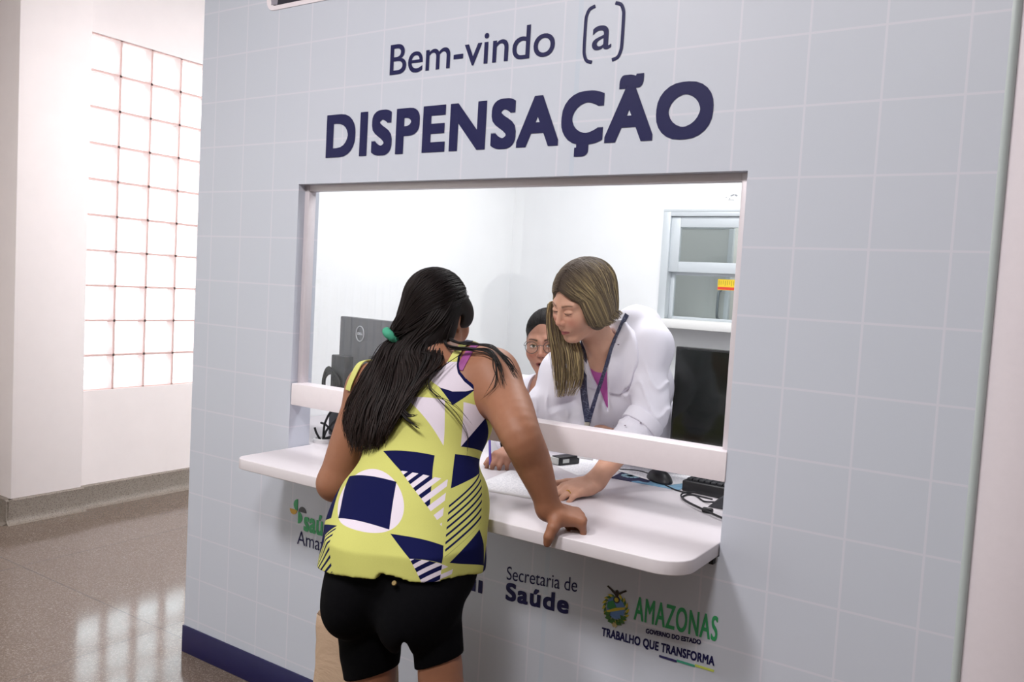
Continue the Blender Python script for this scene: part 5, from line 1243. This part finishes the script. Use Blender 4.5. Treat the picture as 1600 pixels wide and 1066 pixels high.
HB.build('hair', HAIR, clerk)
# lanyard with badge clip
lan = NT('navy lanyard print', .5); P_ = lan.objc(); zs = lan.n('ShaderNodeSeparateXYZ'); lan.t.links.new(P_, zs.inputs[0])
wv = lan.math('LESS_THAN', lan.math('ABSOLUTE', lan.math('SUBTRACT', lan.noise(75., 2., .5, P_), .5)), .012); lan.base(lan.mix(lan.math('MULTIPLY', wv, .5), srgb('#1f2344'), srgb('#9aa0bd')))
LY = ribbon(coatS, [(1.428, .335, 1.385), (1.404, .340, 1.322), (1.411, .331, 1.248), (1.424, .321, 1.165), (1.446, .316, 1.083), (1.447, .316, 1.072)], [.019, .022, .022, .022, .019], 0., par=clerk, name='lanyard', m=lan.m, project=False, updir=(.45, -.85, .1))
ribbon(coatS, [(1.520, .415, 1.400), (1.508, .372, 1.350), (1.496, .345, 1.280), (1.472, .325, 1.175), (1.452, .316, 1.083)], [.015, .013, .011, .012, .014], .010, par=LY, name='strap', m=lan.m, project='out', updir=(.75, -.6, .1))
MB().box((1.438, .310, 1.050), (1.456, .318, 1.072), .002).build('clip', mat('steel clip', '#b9b6ac', .3, .8), LY); MB().box((1.441, .309, 1.030), (1.453, .316, 1.050), .002).build('clip_tab', blk, LY)
MB().box((1.42, .312, .955), (1.475, .316, 1.03), .003).build('badge_card', mat('white badge card', '#e9e9ee', .4), LY)
wr, dF = CK['wrL'], unit(V(-.34, -.93, -.17)); tp = CK['tips'][2]
mb = MB(); p0 = wr + dF * .085 * .95 + unit(np.cross(dF, V(.1, -.18, 1))) * 0
nv = V(.05, -.18, 1) - dF * (V(.05, -.18, 1) @ dF); nv = unit(nv); tv = V(-.93, .34, .05); tv = unit(tv - dF * (tv @ dF) - nv * (tv @ nv))
rp_ = wr + (tv * -.0105 + dF * .106 + nv * -.002) * 1.04; e1, e2 = tv, nv
mb.tube([rp_ + (e1 * math.cos(t) + e2 * math.sin(t)) * .0105 for t in np.linspace(0, 2 * math.pi, 20, endpoint=False)], .0019, m=8, close=True, spline=False); mb.build('ring', mat('gold ring', '#d8b45a', .2, 1.), clerk)

# ---- the seated clerk
v, q, col = person_body(SE, (.75, .06, -.005), (1.45, 1.2, 0), 1.165, lin('#a97a66'), face_paint('#7a2f33', '#1a1210', True, '#a5604f', .005))
seat = arr_mesh('person', v, q, SKIN, None, col=col); tag(seat, 'seated person with round glasses and dark tied hair, mouth open, behind the standing clerk', 'person')
nk2 = Field(); nk2.cap(SE['nkb'] - V(0, 0, .03), SE['hc'] + SE['HM'] @ V(0, -.02, -.07), .058, .055)
def v2(P):
    s_ = P[:, 2] - SE['che'][2]; u = P[:, 0] - SE['che'][0] + .01; return np.where((P[:, 1] < SE['che'][1] - .0) & (s_ > -.03), np.clip((s_ + .05) / .14, 0, 1.) * .048 - np.abs(u), -.05)
c2 = cloth('white_coat', lambda P: np.maximum(np.maximum(np.maximum(SE['coat'](P) - .004, -nk2(P)), v2(P)), .50 - P[:, 2]), (.72, .42, .48), (1.45, 1.2, 1.2), .0042, coatm, seat, 2)
tf = Field(); tf.L = SE['body'].L[:1]
dk = NT('black patterned blouse', .8); dk.base(dk.mix(dk.math('GREATER_THAN', dk.noise(60., 2., .5, dk.objc()), .6), srgb('#17181c'), srgb('#4a4d55')))
cloth('blouse', lambda P: np.maximum(SE['body'](P) - .005, np.maximum(P[:, 2] - 1.075, np.linalg.norm(P - SE['che'] - V(0, -.03, .02), axis=1) - .15)), SE['che'] - .2, SE['che'] + .2, .004, dk.m, seat, 2)
for s in (-1, 1):
    F = Field(); kn = V(1.02 + s * .10, .70, .56); an = V(1.02 + s * .10, .78, .10); F.chain([SE['pel'] + V(s * .09, -.02, -.03), kn], [.098, .075], k=.03); F.chain([kn, an + V(0, 0, .02)], [.075, .062], k=.02)
    cloth('trouser_leg', F, an + V(-.14, -.2, -.03), an + V(.14, .34, .62), .007, mat('white trouser cloth', '#e6e4ea', .8), seat, 2, keep=lambda c: c[:, 2] > .09)
    F = Field(); F.cap(an + V(0, .03, -.06), an + V(0, -.14, -.073), .034, .026, k=.02); cloth('shoe', F, an - V(.08, .22, .12), an + V(.08, .1, .02), .005, mat('white shoe leather', '#dcdadd', .5), seat, 2)
HB = Locks(); v, q = mesh_sdf(CAP_S, SE['hc'] - .15, SE['hc'] + .15, .003); HB.mesh(v, q, np.tile(blackhair, (len(v), 1)))
hc, M = SE['hc'], SE['HM']; cc = hc + M @ V(0, -.02, .02)
for i in range(320):
    az = math.radians(rs.uniform(-125, 125)); el = math.radians(38 - 34 * min(abs(az) / 1.7, 1.2) + rs.uniform(-3, 3)); D0 = V(math.sin(az) * math.cos(el), math.cos(az) * math.cos(el), math.sin(el))
    P = on_star(CAP_S, cc, slerp_dirs(D0, V(0, -.9, -.1) + rs.normal(0, .08, 3), 14) @ M.T, .001); r = rs.uniform(.0010, .0018); HB.add(P, r * np.interp(np.linspace(0, 1, 14), [0, .2, 1], [.2, 1, 1]), blackhair * rs.uniform(.8, 1.5), up=tuple(M @ V(0, .2, .8)))
F = Field(); F.ell(hc + M @ V(0, -.125, .02), (.035, .03, .035)); v, q = mesh_sdf(F, hc - .2, hc + .2, .004); HB.mesh(v, q, np.tile(blackhair, (len(v), 1))); HB.build('hair', HAIR, seat)
L = lambda x, y, w: tuple(hc + M @ V(x, y, w))
mb = MB()
for s in (-1, 1): mb.tube([L(s * .034 + .0235 * math.cos(t), .1025 - .12 * abs(.034 + .0235 * s * math.cos(t) - .02) * .6, -.006 + .0215 * math.sin(t)) for t in np.linspace(0, 2 * math.pi, 28, endpoint=False)], .0011, m=8, close=True, spline=False)
mb.tube([L(-.0115, .1035, -.001), L(0, .1065, .003), L(.0115, .1035, -.001)], .0011)
for s in (-1, 1): mb.tube([L(s * .0572, .0985, .001), L(s * .066, .085, .002), L(s * .0765, .0, .004), L(s * .077, -.02, -.012)], .0012)
gl = mb.build('glasses', mat('dark glasses frame', '#3a3c40', .3, .6), seat)
for s in (-1, 1):
    mb = MB(); vs = [mb.bm.verts.new(L(s * .034 + .0225 * math.cos(t), .1022 - .12 * abs(.034 + .0225 * s * math.cos(t) - .02) * .6, -.006 + .0205 * math.sin(t))) for t in np.linspace(0, 2 * math.pi, 24, endpoint=False)]; mb.bm.faces.new(vs)
    mb.build('lens', glass_mat('spectacle lens', (.96, .98, .98, 1), .0, 1.45).m, gl)
ribbon(SE['coat'], [(1.02, .712, 1.09), (1.005, .700, 1.05), (1.01, .695, 1.0)], .008, .003, par=seat, name='lanyard', m=mat('red lanyard', '#a83232', .6), n=10, project=False, updir=(.3, -.9, .2))
# the pen in the seated clerk's writing hand
wr = SE['wrR']; pa = wr + V(-.048, -.085, .032); pb = wr + V(-.020, -.115, -.036)
mb = MB(); mb.tube([pa + (pa - pb) * .5, pb + (pb - pa) * .05], .0042, m=12, spline=False); pen = mb.build('pen', mat('purple pen plastic', '#4b2f9a', .35)); tag(pen, 'purple pen held in the writing hand of the seated clerk', 'pen')
mb = MB(); mb.tube([pb + (pb - pa) * .05, pb + (pb - pa) * .22], [.0040, .0008], m=12, spline=False); mb.build('pen_tip', mat('silver pen tip', '#c8c8cc', .3, .8), pen)
